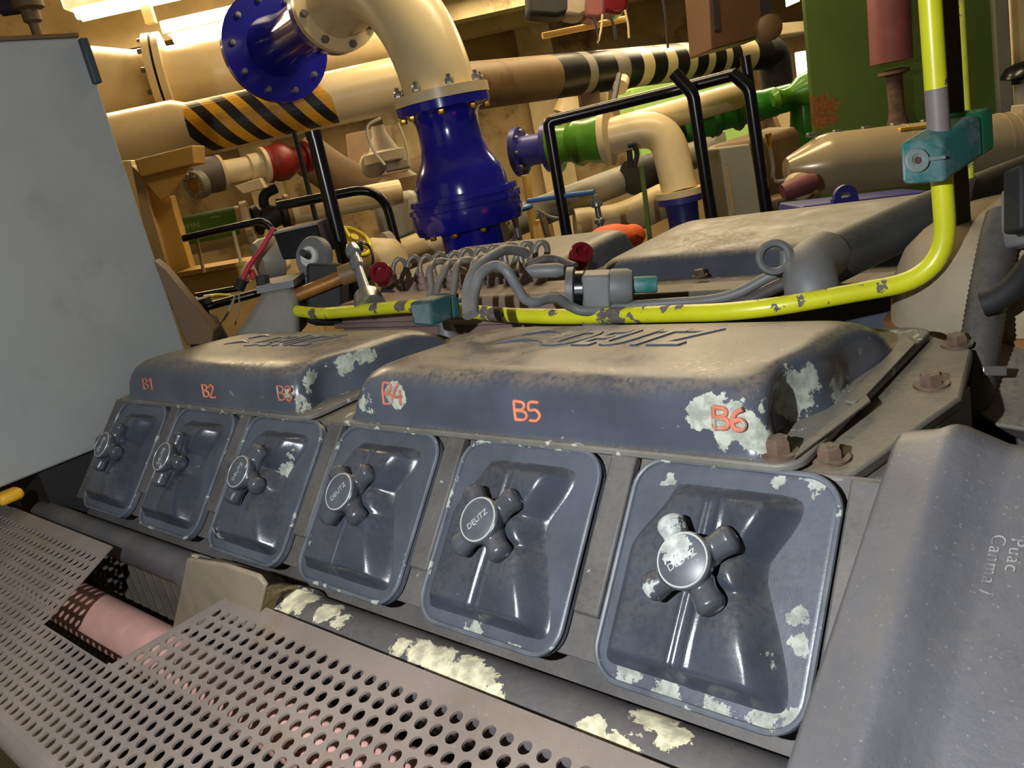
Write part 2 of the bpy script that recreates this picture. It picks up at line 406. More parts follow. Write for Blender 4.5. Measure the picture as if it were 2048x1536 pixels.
P1 = [(onY(605, 800, .003), .016), (onX(640, 765, .49), .017), (onX(690, 730, .49), .019), (onX(730, 712, .485), .013), (onY(575, 785, .003), .008)]
P2 = [(onY(1450, 850, .003), .016), (onY(1500, 870, .003), .014), (onY(1400, 830, .003), .012), (onX(1545, 805, 1.028), .010), (onY(785, 790, .003), .013), (onY(745, 800, .012), .014),
      (onX(1600, 780, 1.02), .018), (onX(1660, 790, 1.02), .02), (onX(1560, 880, 1.03), .012)]
mc1 = paint('manifold_cover_paint', (72, 77, 88), .26, .0, .2, 10, chip=(122, 128, 130), camt=.665, cs=40, dust=1.0, dcol=(122, 112, 98), drough=.48, bump=.06, bs=110, patches=P1 + P2, pcol=(176, 182, 168))
flm = paint('manifold_flange_paint', (106, 104, 98), .5, 0, .2, 16, chip=(176, 178, 164), camt=.6, cs=60, dust=.6, dcol=(128, 120, 104), bump=.12)
X1a, X1b, X2a, X2b = .028, .492, .570, 1.034
cvL = deutz_cover(X1a, X1b, flm, mc1, 'long dusty pressed engine cover marked B1 B2 B3, beside the grey cabinet', 'long pressed covers on the near engine bank', 1)
cvR = deutz_cover(X2a, X2b, flm, mc1, 'long dusty pressed engine cover marked B4 B5 B6, the nearer one', 'long pressed covers on the near engine bank', 2)
def fy(z):                                     # front face of a long cover at height z
    T = [(.006, -.001), (.010, .002), (.028, .004), (.040, .0065), (.0485, .011), (.0535, .0175)]
    for (a, p), (b, q) in zip(T, T[1:]):
        if z <= b: return p + (q - p) * max(0, (z - a)) / (b - a)
    return .018
GL = {'B': [[(0, 0), (0, 1)], [(0, 1), (.42, .95), (.5, .76), (.36, .57), (.03, .52)], [(.03, .52), (.48, .47), (.58, .24), (.42, .04), (0, 0)]],
      '1': [[(.1, .75), (.35, 1), (.35, 0)]], '2': [[(.05, .8), (.25, 1), (.5, .85), (.42, .55), (.05, 0), (.58, .02)]],
      '3': [[(.05, .92), (.3, 1), (.5, .8), (.3, .55), (.52, .3), (.3, 0), (.03, .08)]],
      '4': [[(.3, 1), (.02, .4), (.55, .42)], [(.42, .7), (.4, 0)]],
      '5': [[(.55, 1), (.1, .97), (.06, .58), (.38, .6), (.55, .34), (.36, .04), (.02, .02)]],
      '6': [[(.48, .98), (.18, .75), (.05, .3), (.2, .02), (.45, .06), (.52, .3), (.35, .48), (.08, .36)]]}
def mark(root, txt, px0, px1, pyt, pyb, mat, r=.0013):
    a = onY((px0 + px1) / 2, pyt, .006); b = onY((px0 + px1) / 2, pyb, .004); l = onY(px0, (pyt + pyb) / 2, .004); q = onY(px1, (pyt + pyb) / 2, .004)
    h = a.z - b.z; x0, w = l.x, q.x - l.x; m = MB()
    for k, ch in enumerate(txt):
        for st in GL[ch]:
            pts = [(x0 + w * (k * .54 + cx * .8), b.z + cz * h) for cx, cz in st]
            p3 = spline([(x, 0, z) for x, z in pts], 5) if len(pts) > 2 else [Vector((x, 0, z)) for x, z in pts]
            if len(pts) == 2: p3 = [p3[0].lerp(p3[1], t / 5) for t in range(6)]
            m.tube([(p.x, fy(p.z) - .0004, p.z) for p in p3], r, 8)
    build(m, 'painted_mark', mat, root)['label'] = 'hand-painted orange mark ' + txt
mark(cvL, 'B1', 287, 306, 757, 778, M['paintworn'], .0012); mark(cvL, 'B2', 407, 429, 769, 793, M['paintmark'], .0012); mark(cvL, 'B3', 556, 584, 772, 800, M['paintworn'], .0012)
mark(cvR, 'B4', 764, 803, 768, 808, M['paintworn'], .0014); mark(cvR, 'B5', 1030, 1080, 803, 840, M['paintmark'], .0014); mark(cvR, 'B6', 1427, 1490, 816, 858, M['paintworn'], .0018)
# embossed lettering and winged mark on the lids
emb = mc1
def emboss(root, x0, x1, y0, y1):
    L = x1 - x0; hgt = y1 - y0
    vs, fs = text_mb('DEUTZ', 1, .06, .35, .02, 1.02)
    xs = [v.x for v in vs]; ys = [v.y for v in vs]; a, b = min(xs), max(xs); c, d = min(ys), max(ys)
    m = MB(); t0 = x0 + L * .30
    top = lambda x, y: .0574 - max(0, y - .03) * .075 - (((y - .15) / .1) ** 2 * .004 if y > .15 else 0)
    vv = []
    for v in vs:
        x = t0 + (v.x - a) / (b - a) * (L * .70); y = y0 + (v.y - c) / (d - c) * hgt
        vv.append((x, y, top(x, y) - .0002 + v.z * .02))
    m.add(vv, fs)
    for k, (s0, s1) in enumerate(((.0, .27), (.02, .24))):     # the winged emblem left of the word
        pts = [(x0 + L * (s0 + (s1 - s0) * t), y0 + hgt * (.15 + .62 * k + .25 * math.sin(t * 3.0))) for t in [q / 8 for q in range(9)]]
        m.tube([(x, y, top(x, y)) for x, y in pts], [.0004 + .0024 * math.sin(PI * min(1, q / 8 + .08)) for q in range(9)], 8)
    build(m, 'embossed_lettering', emb, root, ang=30)
e0 = onZ(955, 692, .05); e1 = onZ(1395, 688, .05)
emboss(cvR, e0.x + .02, e1.x, .105, .165)
emboss(cvL, e0.x + .02 - .542, e1.x - .542, .105, .165)
# gasket strips and front bolt at the open right-hand end
for q in ([(1588, 922), (1602, 896), (1732, 792), (1742, 806)], [(1690, 806), (1716, 812), (1832, 690), (1812, 676)]):
    build(MB().prism([onZ(x, y, .0072) for x, y in q], (0, 0, .0022)), 'gasket_strip', M['deck'], cvR, bevel=.0006)
b = onZ(1560, 908, .007); build(MB().hexbolt((b.x, b.y, .0066), (0, 0, 1), .0085, .010, 1.45), 'flange_bolt', M['rust'], cvR)
b = onZ(590, 820, .007); build(MB().hexbolt((b.x, b.y, .0066), (0, 0, 1), .006, .006, 1.3), 'flange_bolt', M['block'], cvL)

# ---- valve covers with star knobs
vc = thing('valve_cover', 'dark blue-grey valve cover', 'valve cover', LV(PW / 2, PH, 0))
pts = rrect(0, PW, 0, PH, .024, 8, 6)
ins = lambda d: rrect(d, PW - d, d, PH - d, .024 - d * .8, 8, 6)
m = MB().rings([[LV(u, v, -.004) for u, v in pts], [LV(u, v, .001) for u, v in pts], [LV(u, v, .0026) for u, v in ins(.0015)], [LV(u, v, .0022) for u, v in ins(.006)], [LV(u, v, .0022) for u, v in ins(.02)]])
build(m, 'base_plate', M['valveplate'], vc, ang=60)
rim = [LV(u, v, .0028) for u, v in ins(.0012)]
m = MB(); n = len(rim); sec = []
for i in range(n):
    t = (rim[(i + 1) % n] - rim[i - 1]).normalized(); s = t.cross(NN)
    sec.append([rim[i] + s * (.0021 * math.cos(a)) + NN * (.0021 * math.sin(a)) for a in [2 * PI * q / 8 for q in range(8)]])
m.rings(sec, closed=True); build(m, 'rolled_rim', M['rim'], vc)
def sstep(a, b, x):
    t = max(0., min(1., (x - a) / (b - a))); return t * t * (3 - 2 * t)
def dome_h(u, v):
    w = math.exp(-((v - .066) / .024) ** 2)
    right = .1285 + .012 * sstep(.09, .14, v) - .014 * w + .002 * sstep(.05, .02, v)
    left = .008 + .024 * sstep(.07, .018, v)
    top, bot = .0145, .1475
    k = sstep(0, .023, right - u) * sstep(0, .012, u - left) * sstep(0, .014, v - top) * sstep(0, .012, bot - v)
    k = min(k, sstep(0, .034, math.hypot(max(0, (right - .02) - u) * 0 + max(0, 0), 0) + (right - u) + (v - top)) if v < .05 and u > .09 else 1)
    k = min(k, sstep(0, .03, (right - u) + (bot - v)) if v > .12 and u > .1 else 1)
    h = .0165 * k
    step = sstep(.068, .082, u + (v - .08) * .03)
    h *= .66 + .34 * step                                       # left third lies lower
    h += .0055 * k * (math.exp(-((u - .104) / .024) ** 2 - ((v - .114) / .026) ** 2) + .8 * math.exp(-((u - .100) / .022) ** 2 - ((v - .036) / .018) ** 2))
    for c0 in (.0645, .0785):                                   # the two pressed ribs
        h += .0026 * math.exp(-((u - c0 + (v - .08) * .03) / .0022) ** 2) * min(1, k)
    g = sstep(.078, .09, u) * sstep(.125, .108, u)
    for c1 in (.0605, .0845):
        h -= .0034 * math.exp(-((v - c1) / .0035) ** 2) * g * k
    h += .0022 * math.exp(-((v - .0725) / .006) ** 2) * g * k
    return h
N = 96; m = MB(); g = {}
for i in range(N + 1):
    for j in range(N + 1):
        u = .002 + i * (PW - .006) / N; v = .008 + j * (PH - .014) / N
        g[i, j] = len(m.v); m.v.append(LV(u, v, .0016 + dome_h(u, v)))
for i in range(N):
    for j in range(N):
        q = [g[i, j], g[i + 1, j], g[i + 1, j + 1], g[i, j + 1]]
        if max((m.v[a] - LV(0, 0, 0)).dot(NN) for a in q) > .0021: m.f.append(tuple(q)); m.mi.append(0)
build(m, 'pressed_dome', M['valve'], vc, ang=80)
# star knob, in its own frame so that each can be turned
kc = LV(.0705, .0725, 0)
EX, EY = Vector((1, 0, 0)), -DN
def KV(x, y, h): return kc + EX * x + EY * y + NN * h
m = MB()
m.lathe(KV(0, 0, .013), NN, [(0, .0085), (.009, .0115), (.015, .0182), (.0215, .0190), (.0228, .0180)], 32)
for k in range(4):
    a = PI / 4 + k * PI / 2; c, s = math.cos(a), math.sin(a)
    path = [KV(c * q, s * q, h) for q, h in ((.004, .0235), (.012, .0245), (.020, .0250), (.0265, .0250), (.0305, .0248), (.0335, .0246), (.0352, .0244))]
    m.tube(path, [.0110, .0104, .0086, .0094, .0100, .0080, .0034], 16)
kn = build(m, 'star_knob', M['knob'], vc, at=kc)
r = kn.modifiers.new('r', 'REMESH'); r.mode = 'VOXEL'; r.voxel_size = .00085; r.use_smooth_shade = True
s = kn.modifiers.new('s', 'SMOOTH'); s.factor = .5; s.iterations = 7
bpy.context.view_layer.update(); apply_mods(kn)
if not kn.data.materials: kn.data.materials.append(M['knob'])
kn.data.shade_smooth()
m = MB().lathe(KV(0, 0, .0352), NN, [(0, .0166), (.0012, .0166), (.0016, .0160)], 32)
build(m, 'knob_cap', M['knobcap'], kn)
m = MB(); m.rings([[KV(math.cos(2 * PI * q / 40) * (.0170 + .0008 * math.cos(b)), math.sin(2 * PI * q / 40) * (.0170 + .0008 * math.cos(b)), .0362 + .0007 * math.sin(b)) for b in [2 * PI * w / 6 for w in range(6)]] for q in range(40)], closed=True)
build(m, 'cap_ring', M['capline'], kn)
vs, fs = text_mb('DEUTZ', .0068, .0004, 0, 0, 1.0); wx = max(v.x for v in vs)
cr, srr = math.cos(.8), math.sin(.8)
build(MB().add([KV((v.x - wx / 2) * cr - (v.y - .0025) * srr, (v.x - wx / 2) * srr + (v.y - .0025) * cr, .0369 + v.z) for v in vs], fs), 'cap_lettering', M['capline'], kn, flat=True)
names = ['valve cover with star knob beneath the B1 mark, half beside the grey cabinet', 'valve cover with star knob beneath the B2 mark, second from the grey cabinet',
         'valve cover with star knob beneath the B3 mark, pale chips at upper right', 'valve cover with star knob beneath the B4 mark, fourth from the cabinet',
         'valve cover with star knob beneath the B5 mark, second nearest', 'valve cover with pale-topped star knob beneath the B6 mark, nearest of the row']
rots = [32, 40, 26, 8, 2, -4]
protos = [vc] + [copy_tree(vc) for _ in range(5)]
for i, o in enumerate(protos):
    o.location.x += PITCH * i; o['label'] = 'dark blue-grey ' + names[i] if i < 5 else 'dark blue-grey ' + names[i]; o['group'] = 'valve covers with star knobs'
    for ch in o.children:
        if ch.name.startswith('star_knob'):
            ch.rotation_mode = 'AXIS_ANGLE'; ch.rotation_axis_angle = (math.radians(rots[i]), *NN)

# ---- exhaust manifold pipe below the covers
def oncyl(px, py, cy=-.126, cz=-.156, r=.033):
    d = ray(px, py); a = d.y ** 2 + d.z ** 2; oy, oz = CAM.y - cy, CAM.z - cz; b = oy * d.y + oz * d.z
    q = b * b - a * (oy * oy + oz * oz - r * r)
    return CAM + d * ((-b - math.sqrt(max(0, q))) / a)
EP = [(oncyl(x, y), r) for x, y, r in ((800, 1292, .010), (840, 1305, .013), (880, 1320, .016), (920, 1340, .017), (955, 1362, .015), (985, 1390, .010), (560, 1180, .018), (600, 1200, .020), (545, 1200, .016), (650, 1222, .014), (680, 1240, .008), (1185, 1460, .012), (1220, 1485, .012), (1250, 1505, .010), (1300, 1440, .014), (1340, 1470, .012), (430, 1100, .02), (490, 1140, .014))]
epm = paint('manifold_pipe_paint', (84, 82, 84), .5, .0, .22, 14, chip=(150, 146, 132), camt=.7, cs=34, dust=.25, bump=.2, patches=EP, pcol=(226, 218, 184))
ep = thing('exhaust_pipe', 'long dark exhaust pipe with flaking cream paint below the valve covers', 'pipe', (.7, -.128, -.19))
build(MB().lathe((.50, -.126, -.156), (1, 0, 0), [(0, .028), (.004, .034), (.07, .034), (.074, .037), (.09, .037), (.094, .033), (.30, .033), (.62, .033)], 40), 'pipe_run', epm, ep)
build(MB().tube([(-.1, -.122, -.143), (.36, -.122, -.143), (.42, -.124, -.148), (.46, -.126, -.154), (.50, -.126, -.156)], [.020, .020, .026, .033, .034], 32), 'inlet_run', epm, ep)
q = [onY(372, 1118, -.1655), onY(360, 1180, -.1655), onY(343, 1260, -.1655), onY(510, 1260, -.1655), onY(530, 1172, -.1655), onY(514, 1152, -.1655), onY(450, 1130, -.1655)]
build(MB().prism(q, (0, .005, 0)), 'support_plate', M['tan'], ep, bevel=.002, bseg=2)
build(MB().lathe((.415, -.126, -.153), (1, 0, 0), [(0, .030), (.01, .034), (.105, .0355), (.115, .031)], 32), 'tan_sleeve', M['tan'], ep)

# ---- perforated guard
p0 = Vector((0, -.1575, -.1143)); be = math.radians(14.5); sd = Vector((0, -math.cos(be), -math.sin(be))); gn = Vector((0, -math.sin(be), math.cos(be)))
hp, hr = .0154, .0050; rowh = hp * .866
bm = bmesh.new(); S0, S1, XA, XB = .0, .192, -.40, 1.16
NT_, NB_ = ((.262, 0), (.311, .107)), ((.541, 0), (.484, .106))
def edge_x(e, s): return e[0][0] + (e[1][0] - e[0][0]) * s / .106
rows = int((S1 - .016) / rowh); cols = int((XB - XA) / hp)
vcache = {}
def V(x, s):
    k = (round(x, 5), round(s, 5))
    if k not in vcache: vcache[k] = bm.verts.new((x, s, 0))
    return vcache[k]
def quad(*p):
    try: bm.faces.new([V(*a) for a in p])
    except ValueError: pass
for r in range(rows):
    s0 = .016 + r * rowh; off = hp / 2 if r % 2 else 0
    for c in range(cols):
        x0 = XA + c * hp + off; cx, cs = x0 + hp / 2, s0 + rowh / 2
        hole = True
        if cs < .112:
            l, rr = edge_x(NT_, cs), edge_x(NB_, cs)
            if l + .006 < cx < rr - .006: continue
            if l - .007 < cx < l + .02 or rr - .02 < cx < rr + .009: hole = False
        if not hole:
            quad((x0, s0), (x0 + hp / 2, s0), (x0 + hp, s0), (x0 + hp, s0 + rowh), (x0 + hp / 2, s0 + rowh), (x0, s0 + rowh)); continue
        sq = []; ci = []
        for k in range(16):
            a = 2 * PI * k / 16; ci.append((cx + hr * math.cos(a), cs + hr * math.sin(a)))
            dx, dy = math.cos(a), math.sin(a); t = min((hp / 2) / abs(dx) if abs(dx) > 1e-9 else 9, (rowh / 2) / abs(dy) if abs(dy) > 1e-9 else 9)
            sq.append((cx + dx * t, cs + dy * t))
        # corners of the cell
        poly = []
        for k in range(16):
            k2 = (k + 1) % 16; a, b2 = sq[k], sq[k2]; mid = None
            if abs(abs(a[0] - cx) - hp / 2) < 1e-6 and abs(abs(b2[1] - cs) - rowh / 2) < 1e-6 and abs(abs(b2[0] - cx) - hp / 2) > 1e-6: mid = (a[0], b2[1])
            elif abs(abs(b2[0] - cx) - hp / 2) < 1e-6 and abs(abs(a[1] - cs) - rowh / 2) < 1e-6 and abs(abs(a[0] - cx) - hp / 2) > 1e-6: mid = (b2[0], a[1])
            if mid: quad(ci[k], a, mid, b2, ci[k2])
            else: quad(ci[k], a, b2, ci[k2])
# plain top margin and near margin
for c in range(cols * 2 + 1):
    x0 = XA + c * hp / 2; quad((x0, 0), (x0 + hp / 2, 0), (x0 + hp / 2, .016), (x0, .016))
se = .016 + rows * rowh
for c in range(cols * 2 + 1):
    x0 = XA + c * hp / 2; quad((x0, se), (x0 + hp / 2, se), (x0 + hp / 2, se + .006), (x0, se + .006))
for (e, sg) in ((NT_, 1), (NB_, -1)):
    a, b2 = Vector((*e[0], 0)), Vector((*e[1], 0)); d = (b2 - a).normalized(); no = Vector((d.y, -d.x, 0))
    bmesh.ops.bisect_plane(bm, geom=bm.verts[:] + bm.edges[:] + bm.faces[:], plane_co=a, plane_no=no)
bmesh.ops.bisect_plane(bm, geom=bm.verts[:] + bm.edges[:] + bm.faces[:], plane_co=(0, .1065, 0), plane_no=(0, 1, 0))
dead = [f for f in bm.faces if f.calc_center_median().y < .1065 and edge_x(NT_, f.calc_center_median().y) < f.calc_center_median().x < edge_x(NB_, f.calc_center_median().y)]
bmesh.ops.delete(bm, geom=dead, context='FACES')
bmesh.ops.remove_doubles(bm, verts=bm.verts[:], dist=1e-5)
se2 = se + .006
for v in bm.verts:
    x, s = v.co.x, v.co.y; v.co = p0 + Vector((x, 0, 0)) + sd * s
me = bpy.data.meshes.new('guard'); bm.to_mesh(me); bm.free()
gd = thing('perforated_guard', 'rusty grey perforated sheet metal guard with a cut-out, in the lower left', 'guard', p0 + sd * .1 + Vector((.4, 0, 0)))
go = bpy.data.objects.new('perforated_sheet', me); COL.objects.link(go); go.parent = gd; go.location = -gd.location; me.materials.append(M['guard'])
sm = go.modifiers.new('s', 'SOLIDIFY'); sm.thickness = .0022; sm.offset = -1
lip = []
for k in range(9):
    a = k / 8 * math.radians(95); lip.append(p0 + sd * (se2 + .014 * math.sin(a)) - gn * (.014 * (1 - math.cos(a)) + .0))
lip.append(lip[-1] - gn * .03)
m = MB(); top = [q + Vector((XA, 0, 0)) for q in lip] + [q + Vector((XA, 0, 0)) - gn * .0022 for q in lip[::-1]]
m.prism(top, (XB - XA, 0, 0)); build(m, 'rolled_lip', M['guard'], gd, ang=50)

# ---- things seen through the cut-out
pc = onZ(222, 1250, -.215)
lg = MB().tube([(pc.x - .6, pc.y, pc.z), (pc.x + .0, pc.y, pc.z), (pc.x + .4, pc.y, pc.z), (1.3, pc.y, pc.z)], .030, 32)
tag(build(lg, 'lagged_pipe', M['lag']), 'pink cloth-lagged pipe running under the perforated guard', 'pipe')
fc = thing('finned_cooler', 'black finned casting seen through the guard cut-out', 'cooler', (.30, -.16, -.36))
build(MB().box((-.1, -.105, -.45), (.36, -.09, -.17)), 'cooler_body', M['dark'], fc)
m = MB()
for k in range(11): x = .075 + k * .025; m.box((x, -.124, -.42), (x + .0045, -.10, -.166))
build(m, 'cooling_fins', M['finlight'], fc, bevel=.0006)

# ---- cast cover at right
bc = math.radians(26.5); cs_ = Vector((0, -math.cos(bc), -math.sin(bc))); cn = Vector((0, -math.sin(bc), math.cos(bc)))
c0 = Vector((0, .013, .0245))
prof = [(1.1005, -.05), (1.1005, -.012), (1.1015, -.004), (1.105, -.0005), (1.110, .0005), (1.122, .003), (1.129, .0072), (1.133, .0082), (1.138, .0072), (1.147, .001), (1.158, -.0065), (1.164, -.0075), (1.19, -.0075), (1.26, -.0075), (1.42, -.0075), (1.42, -.05)]
rs = []
for (s, dh, dz) in ((-.028, -.030, 0), (-.016, -.012, 0), (-.006, -.003, 0), (.004, 0, 0), (.03, 0, 0), (.12, 0, 0), (.2, 0, 0), (.262, 0, 0), (.272, -.003, 0), (.279, -.012, 0), (.281, -.04, 0)):
    rs.append([c0 + Vector((x, 0, 0)) + cs_ * s + cn * (max(h + dh, -.05) if h > -.04 else -.06) for x, h in prof])
cc = thing('cast_cover', 'large ribbed grey cast cover in the lower right corner', 'engine cover', c0 + cs_ * .13 + Vector((1.2, 0, -.06)))
build(MB().rings(rs), 'cover_casting', M['cast'], cc, ang=60)
def scratch(txt, px, py, size, name):
    o = onX(px, py, 1.178)
    r = ray(px, py); t = (c0 + cn * -.0075 - CAM).dot(cn) / r.dot(cn); o = CAM + r * t
    vs, fs = text_mb(txt, size, .0002, 0, 0, 1.12)
    ax, ay = cs_, Vector((1, 0, 0))
    build(MB().add([o + ax * v.x + ay * v.y + cn * (.0003 + v.z) for v in vs], fs), name, paint('scratched_' + name, (136, 136, 136), .7, camt=.5, chip=(104, 103, 106), cs=120), cc, flat=True)
scratch('Canma /', 1986, 1068, .0098, 'scratched_lettering'); scratch('Puac', 2024, 1076, .0098, 'scratched_lettering')
q = [W(2000, 545, .80), W(2110, 530, .80), W(2110, 870, .64), W(1990, 850, .66), W(1938, 822, .68)]
build(MB().prism(q, (0.02, .03, -.03)), 'end_housing', M['deck'], eb, bevel=.004)
build(MB().box((1.10, .30, -.6), (1.40, .72, -.055)), 'bell_housing', M['block'], eb, bevel=.01)
# ================================================================== V of the engine, far bank, pipes
def TP(pts, r, seg=14, sp=8, fil=None, mb=None):
    p = [W(*q) for q in pts]
    p = fillet(p, fil) if fil else (spline(p, sp) if len(p) > 2 else p)
    return (mb or MB()).tube(p, r, seg)
def single(mb, name, mat, label, cat, group=None, **kw):
    return tag(build(mb, name, mat, **kw), label, cat, group)
def aim(a, b): return (Vector(b) - Vector(a)).normalized()

# far bank covers (mirror image of the near ones)
def far_cover(x0, x1, label, dz=.0):
    root = thing('manifold_cover', label, 'engine cover', ((x0 + x1) / 2, .66, dz), 'long pressed covers on the far engine bank')
    Y = lambda y: .815 - y
    fl = MB(); pts = rrect(x0 - .016, x1 + .014, -.005, .298, .018, 5, 8)
    fl.rings([[(x, Y(y), .0005 + dz) for x, y in pts], [(x, Y(y), .0065 + dz) for x, y in pts]])
    build(fl, 'flange', flm, root, bevel=.0015)
    spec = [(.006, 0, 0, 0, .0, .016), (.02, .004, .004, .002, .002, .02), (.040, .014, .010, .006, .006, .022), (.048, .026, .016, .012, .010, .022), (.0525, .045, .03, .022, .020, .02), (.053, .08, .06, .05, .05, .02)]
    rs = [[(x, Y(y), z + dz - max(0, y - .03) * .05 * (z / .053)) for (x, y) in rrect(x0 + l, x1 - r, .003 + f, .262 - b, cr, 6, 10)] for (z, l, r, f, b, cr) in spec]
    build(MB().rings(rs, False, True), 'shell', M['farcover'], root, ang=60)
M['farcover'] = paint('far_cover_paint', (70, 74, 84), .32, 0, .2, 10, dust=1.0, dcol=(150, 140, 120), bump=.05)
far_cover(.49, 1.10, 'long dusty pressed cover on the far engine bank, beside the big slanting hose')
far_cover(-.05, .415, 'short visible end of a dusty pressed cover beyond the fuel lines and dark red cap')

# injection pump with its row of fuel lines
ip = thing('injection_pump', 'dusty pinkish injection pump under the row of looped fuel lines', 'pump', (.42, .36, -.05))
build(MB().box((.14, .325, -.05), (.62, .405, .050)), 'pump_body', M['pinkgrey'], ip, bevel=.008, bseg=3)
build(MB().box((.13, .318, .012), (.63, .330, .020)), 'pump_ledge', M['pinkgrey'], ip, bevel=.002)
nl = 12
tips = [(800, 517, 1.36), (829, 513, 1.34), (854, 512, 1.31), (880, 507, 1.285), (910, 505, 1.26), (934, 499, 1.24), (963, 496, 1.215), (990, 493, 1.195), (1024, 489, 1.17), (1055, 486, 1.15), (1084, 484, 1.125)]
words_ = ['farthest', 'second from the far end', 'third from the far end', 'fourth from the far end', 'fifth from the far end', 'middle one', 'fifth from the near end', 'fourth from the near end', 'third from the near end', 'second from the near end', 'nearest the dark red cap']
for k, (px, py, d) in enumerate(tips):
    b = W(px - 12, py + 38, d); q = 1.0 if k < 7 else 1.15
    vb = Vector((b.x, b.y, .048))
    build(MB().lathe((b.x, b.y, .046), (0, 0, 1), [(0, .0095), (.012, .0095), (.013, .007), (.022, .007), (.023, .005), (.030, .005)], 14), 'delivery_valve', M['pinkgrey'], ip)
    top = [Vector((b.x, b.y, .07)), W(px - 14, py + 22, d), W(px - 10, py + 7, d), W(px - 1, py, d), W(px + 8, py + 6, d + .004), W(px + 11, py + 19, d + .010), W(px + 5, py + 34, d + .016), W(px + 2, py + 44, d + .05)]
    single(MB().tube(spline(top, 7), .0038 * q, 10), 'fuel_line', M['fuel'], 'looped fuel line in the rear row, ' + words_[k], 'pipe', 'rear row of looped fuel lines', at=vb)
front = [(879, 523, 1.06, 858, 600), (909, 524, 1.04, 872, 596), (932, 521, 1.02, 905, 592), (967, 515, 1.0, 936, 600)]
fw = ['leftmost of four', 'second of four', 'third of four', 'the one beside the thick grey hose']
for k, (px, py, d, bx, by) in enumerate(front):
    pts = [W(bx, by, d - .02), W(bx + 4, by - 26, d - .015), W(px - 20, py + 18, d - .01), W(px - 12, py + 4, d), W(px + 3, py - 1, d + .005), W(px + 19, py + 3, d + .02), W(px + 36, py + 13, d + .05), W(px + 50, py + 20, d + .08)]
    single(MB().tube(spline(pts, 7), .0045, 10), 'fuel_line', M['fuel'], 'fuel line arching over the pump front, ' + fw[k], 'pipe', 'front fuel lines arching over the pump')
# thick grey hoses
single(TP([(946, 628, .86), (948, 590, .875), (958, 556, .88), (975, 537, .885), (997, 532, .89), (1016, 545, .885), (1034, 575, .89), (1050, 598, .895), (1072, 604, .90), (1092, 598, .91), (1116, 598, .92), (1140, 612, .93), (1175, 622, .93), (1260, 612, .93), (1340, 606, .92), (1420, 600, .90), (1480, 584, .885), (1540, 552, .87), (1590, 536, .855)], .0058, 14),
       'rubber_hose', M['hosegrey'], 'thick grey hose humped over the middle of the engine, right of the fuel lines', 'hose')
single(TP([(936, 632, .89), (934, 590, .91), (942, 555, .92), (960, 530, .93), (985, 512, .95), (1010, 500, .97), (1040, 502, .99), (1052, 508, 1.)], .0062, 14),
       'rubber_hose', M['hosegrey'], 'thick grey hose arching behind the humped one toward the pump', 'hose')
single(TP([(1450, 618, .89), (1500, 600, .88), (1545, 578, .865), (1600, 552, .85)], .0066, 14), 'rubber_hose', M['rubber'], 'short dark hose running to the upright pipe stub, the lower one', 'hose')
single(TP([(1056, 532, 1.02), (1090, 518, 1.02), (1120, 522, 1.02), (1150, 534, 1.0)], .0055, 12), 'rubber_hose', M['rubber'], 'short dark curved hose below the near dark red cap', 'hose')
# dark red caps
for (px, py, d, r, lab) in ((764, 549, 1.2, .0165, 'dark red cylindrical cap left of the fuel lines'), (1161, 514, 1.12, .0165, 'dark red cylindrical cap right of the fuel lines')):
    c = W(px, py, d); ax = Vector((.55, -.30, .5)) if px > 900 else Vector((.5, -.55, .35))
    t = thing('plastic_cap', lab, 'cap', c - Vector((0, 0, .02)), 'dark red caps on the engine')
    ax.normalize(); build(MB().lathe(c - ax * .014, ax, [(0, r * .95), (.002, r), (.025, r), (.028, r * .9), (.028, r * .55), (.022, r * .5)], 28), 'cap_shell', M['maroon'], t)
    build(MB().cyl(c - ax * .05, c - ax * .012, r * .6), 'cap_stem', M['dark'], t)
# actuator device in the middle
ac = thing('fuel_shutoff_solenoid', 'grey solenoid with stepped cylinder and bracket above the yellow pipe', 'solenoid', W(1200, 640, .93))
a, b = W(1132, 578, .945), W(1315, 572, .925); ax = aim(a, b); L = (b - a).length
build(MB().lathe(a, ax, [(0, .012), (.002, .025), (.010, .025), (.012, .020)], 30), 'mounting_disc', M['hosegrey'], ac)
build(MB().lathe(a + ax * .012, ax, [(0, .0205), (.009, .0205)], 30), 'black_band', M['black'], ac)
e1 = ZZ - ax * ax.dot(ZZ); e1.normalize(); e2 = ax.cross(e1)
build(MB().obox(a + ax * .036 - e1 * .001, ax * .016, e1 * .019, e2 * .019), 'solenoid_block', M['hosegrey'], ac, bevel=.003)
build(MB().lathe(a + ax * .050, ax, [(0, .0185), (.002, .021), (.020, .021), (.026, .018), (.027, .010)], 30), 'solenoid_barrel', M['hosegrey'], ac)
build(MB().lathe(a + ax * .076 + e1 * .002, ax, [(0, .0095), (L - .078, .0095), (L - .076, .008)], 24), 'plunger', M['teal'], ac)
build(MB().obox(a + ax * .038 - e1 * .045, ax * .02, e1 * .03, e2 * .012), 'bracket', M['block'], ac, bevel=.002)
build(MB().lathe(a - ax * .045 + e1 * .022, ax, [(0, .005), (.01, .008), (.036, .0085), (.044, .006)], 18), 'cable_gland', M['hosegrey'], ac)
# side plates of the V and rail behind it
rl = thing('valley_rail', 'long dark rail with bolts along the far bank, behind the solenoid', 'rail', (.8, .49, -.03))
build(MB().box((.34, .455, -.06), (1.12, .475, .006)), 'side_plate', M['engine'], rl, bevel=.003)
build(MB().box((.34, .445, .006), (1.12, .49, .014)), 'ledge', M['deck'], rl, bevel=.002)
for px in (1400,):
    p = onZ(px, 553, .014); build(MB().hexbolt(p, (0, 0, 1), .008, .008, 1.3), 'rail_bolt', M['rust'], rl)
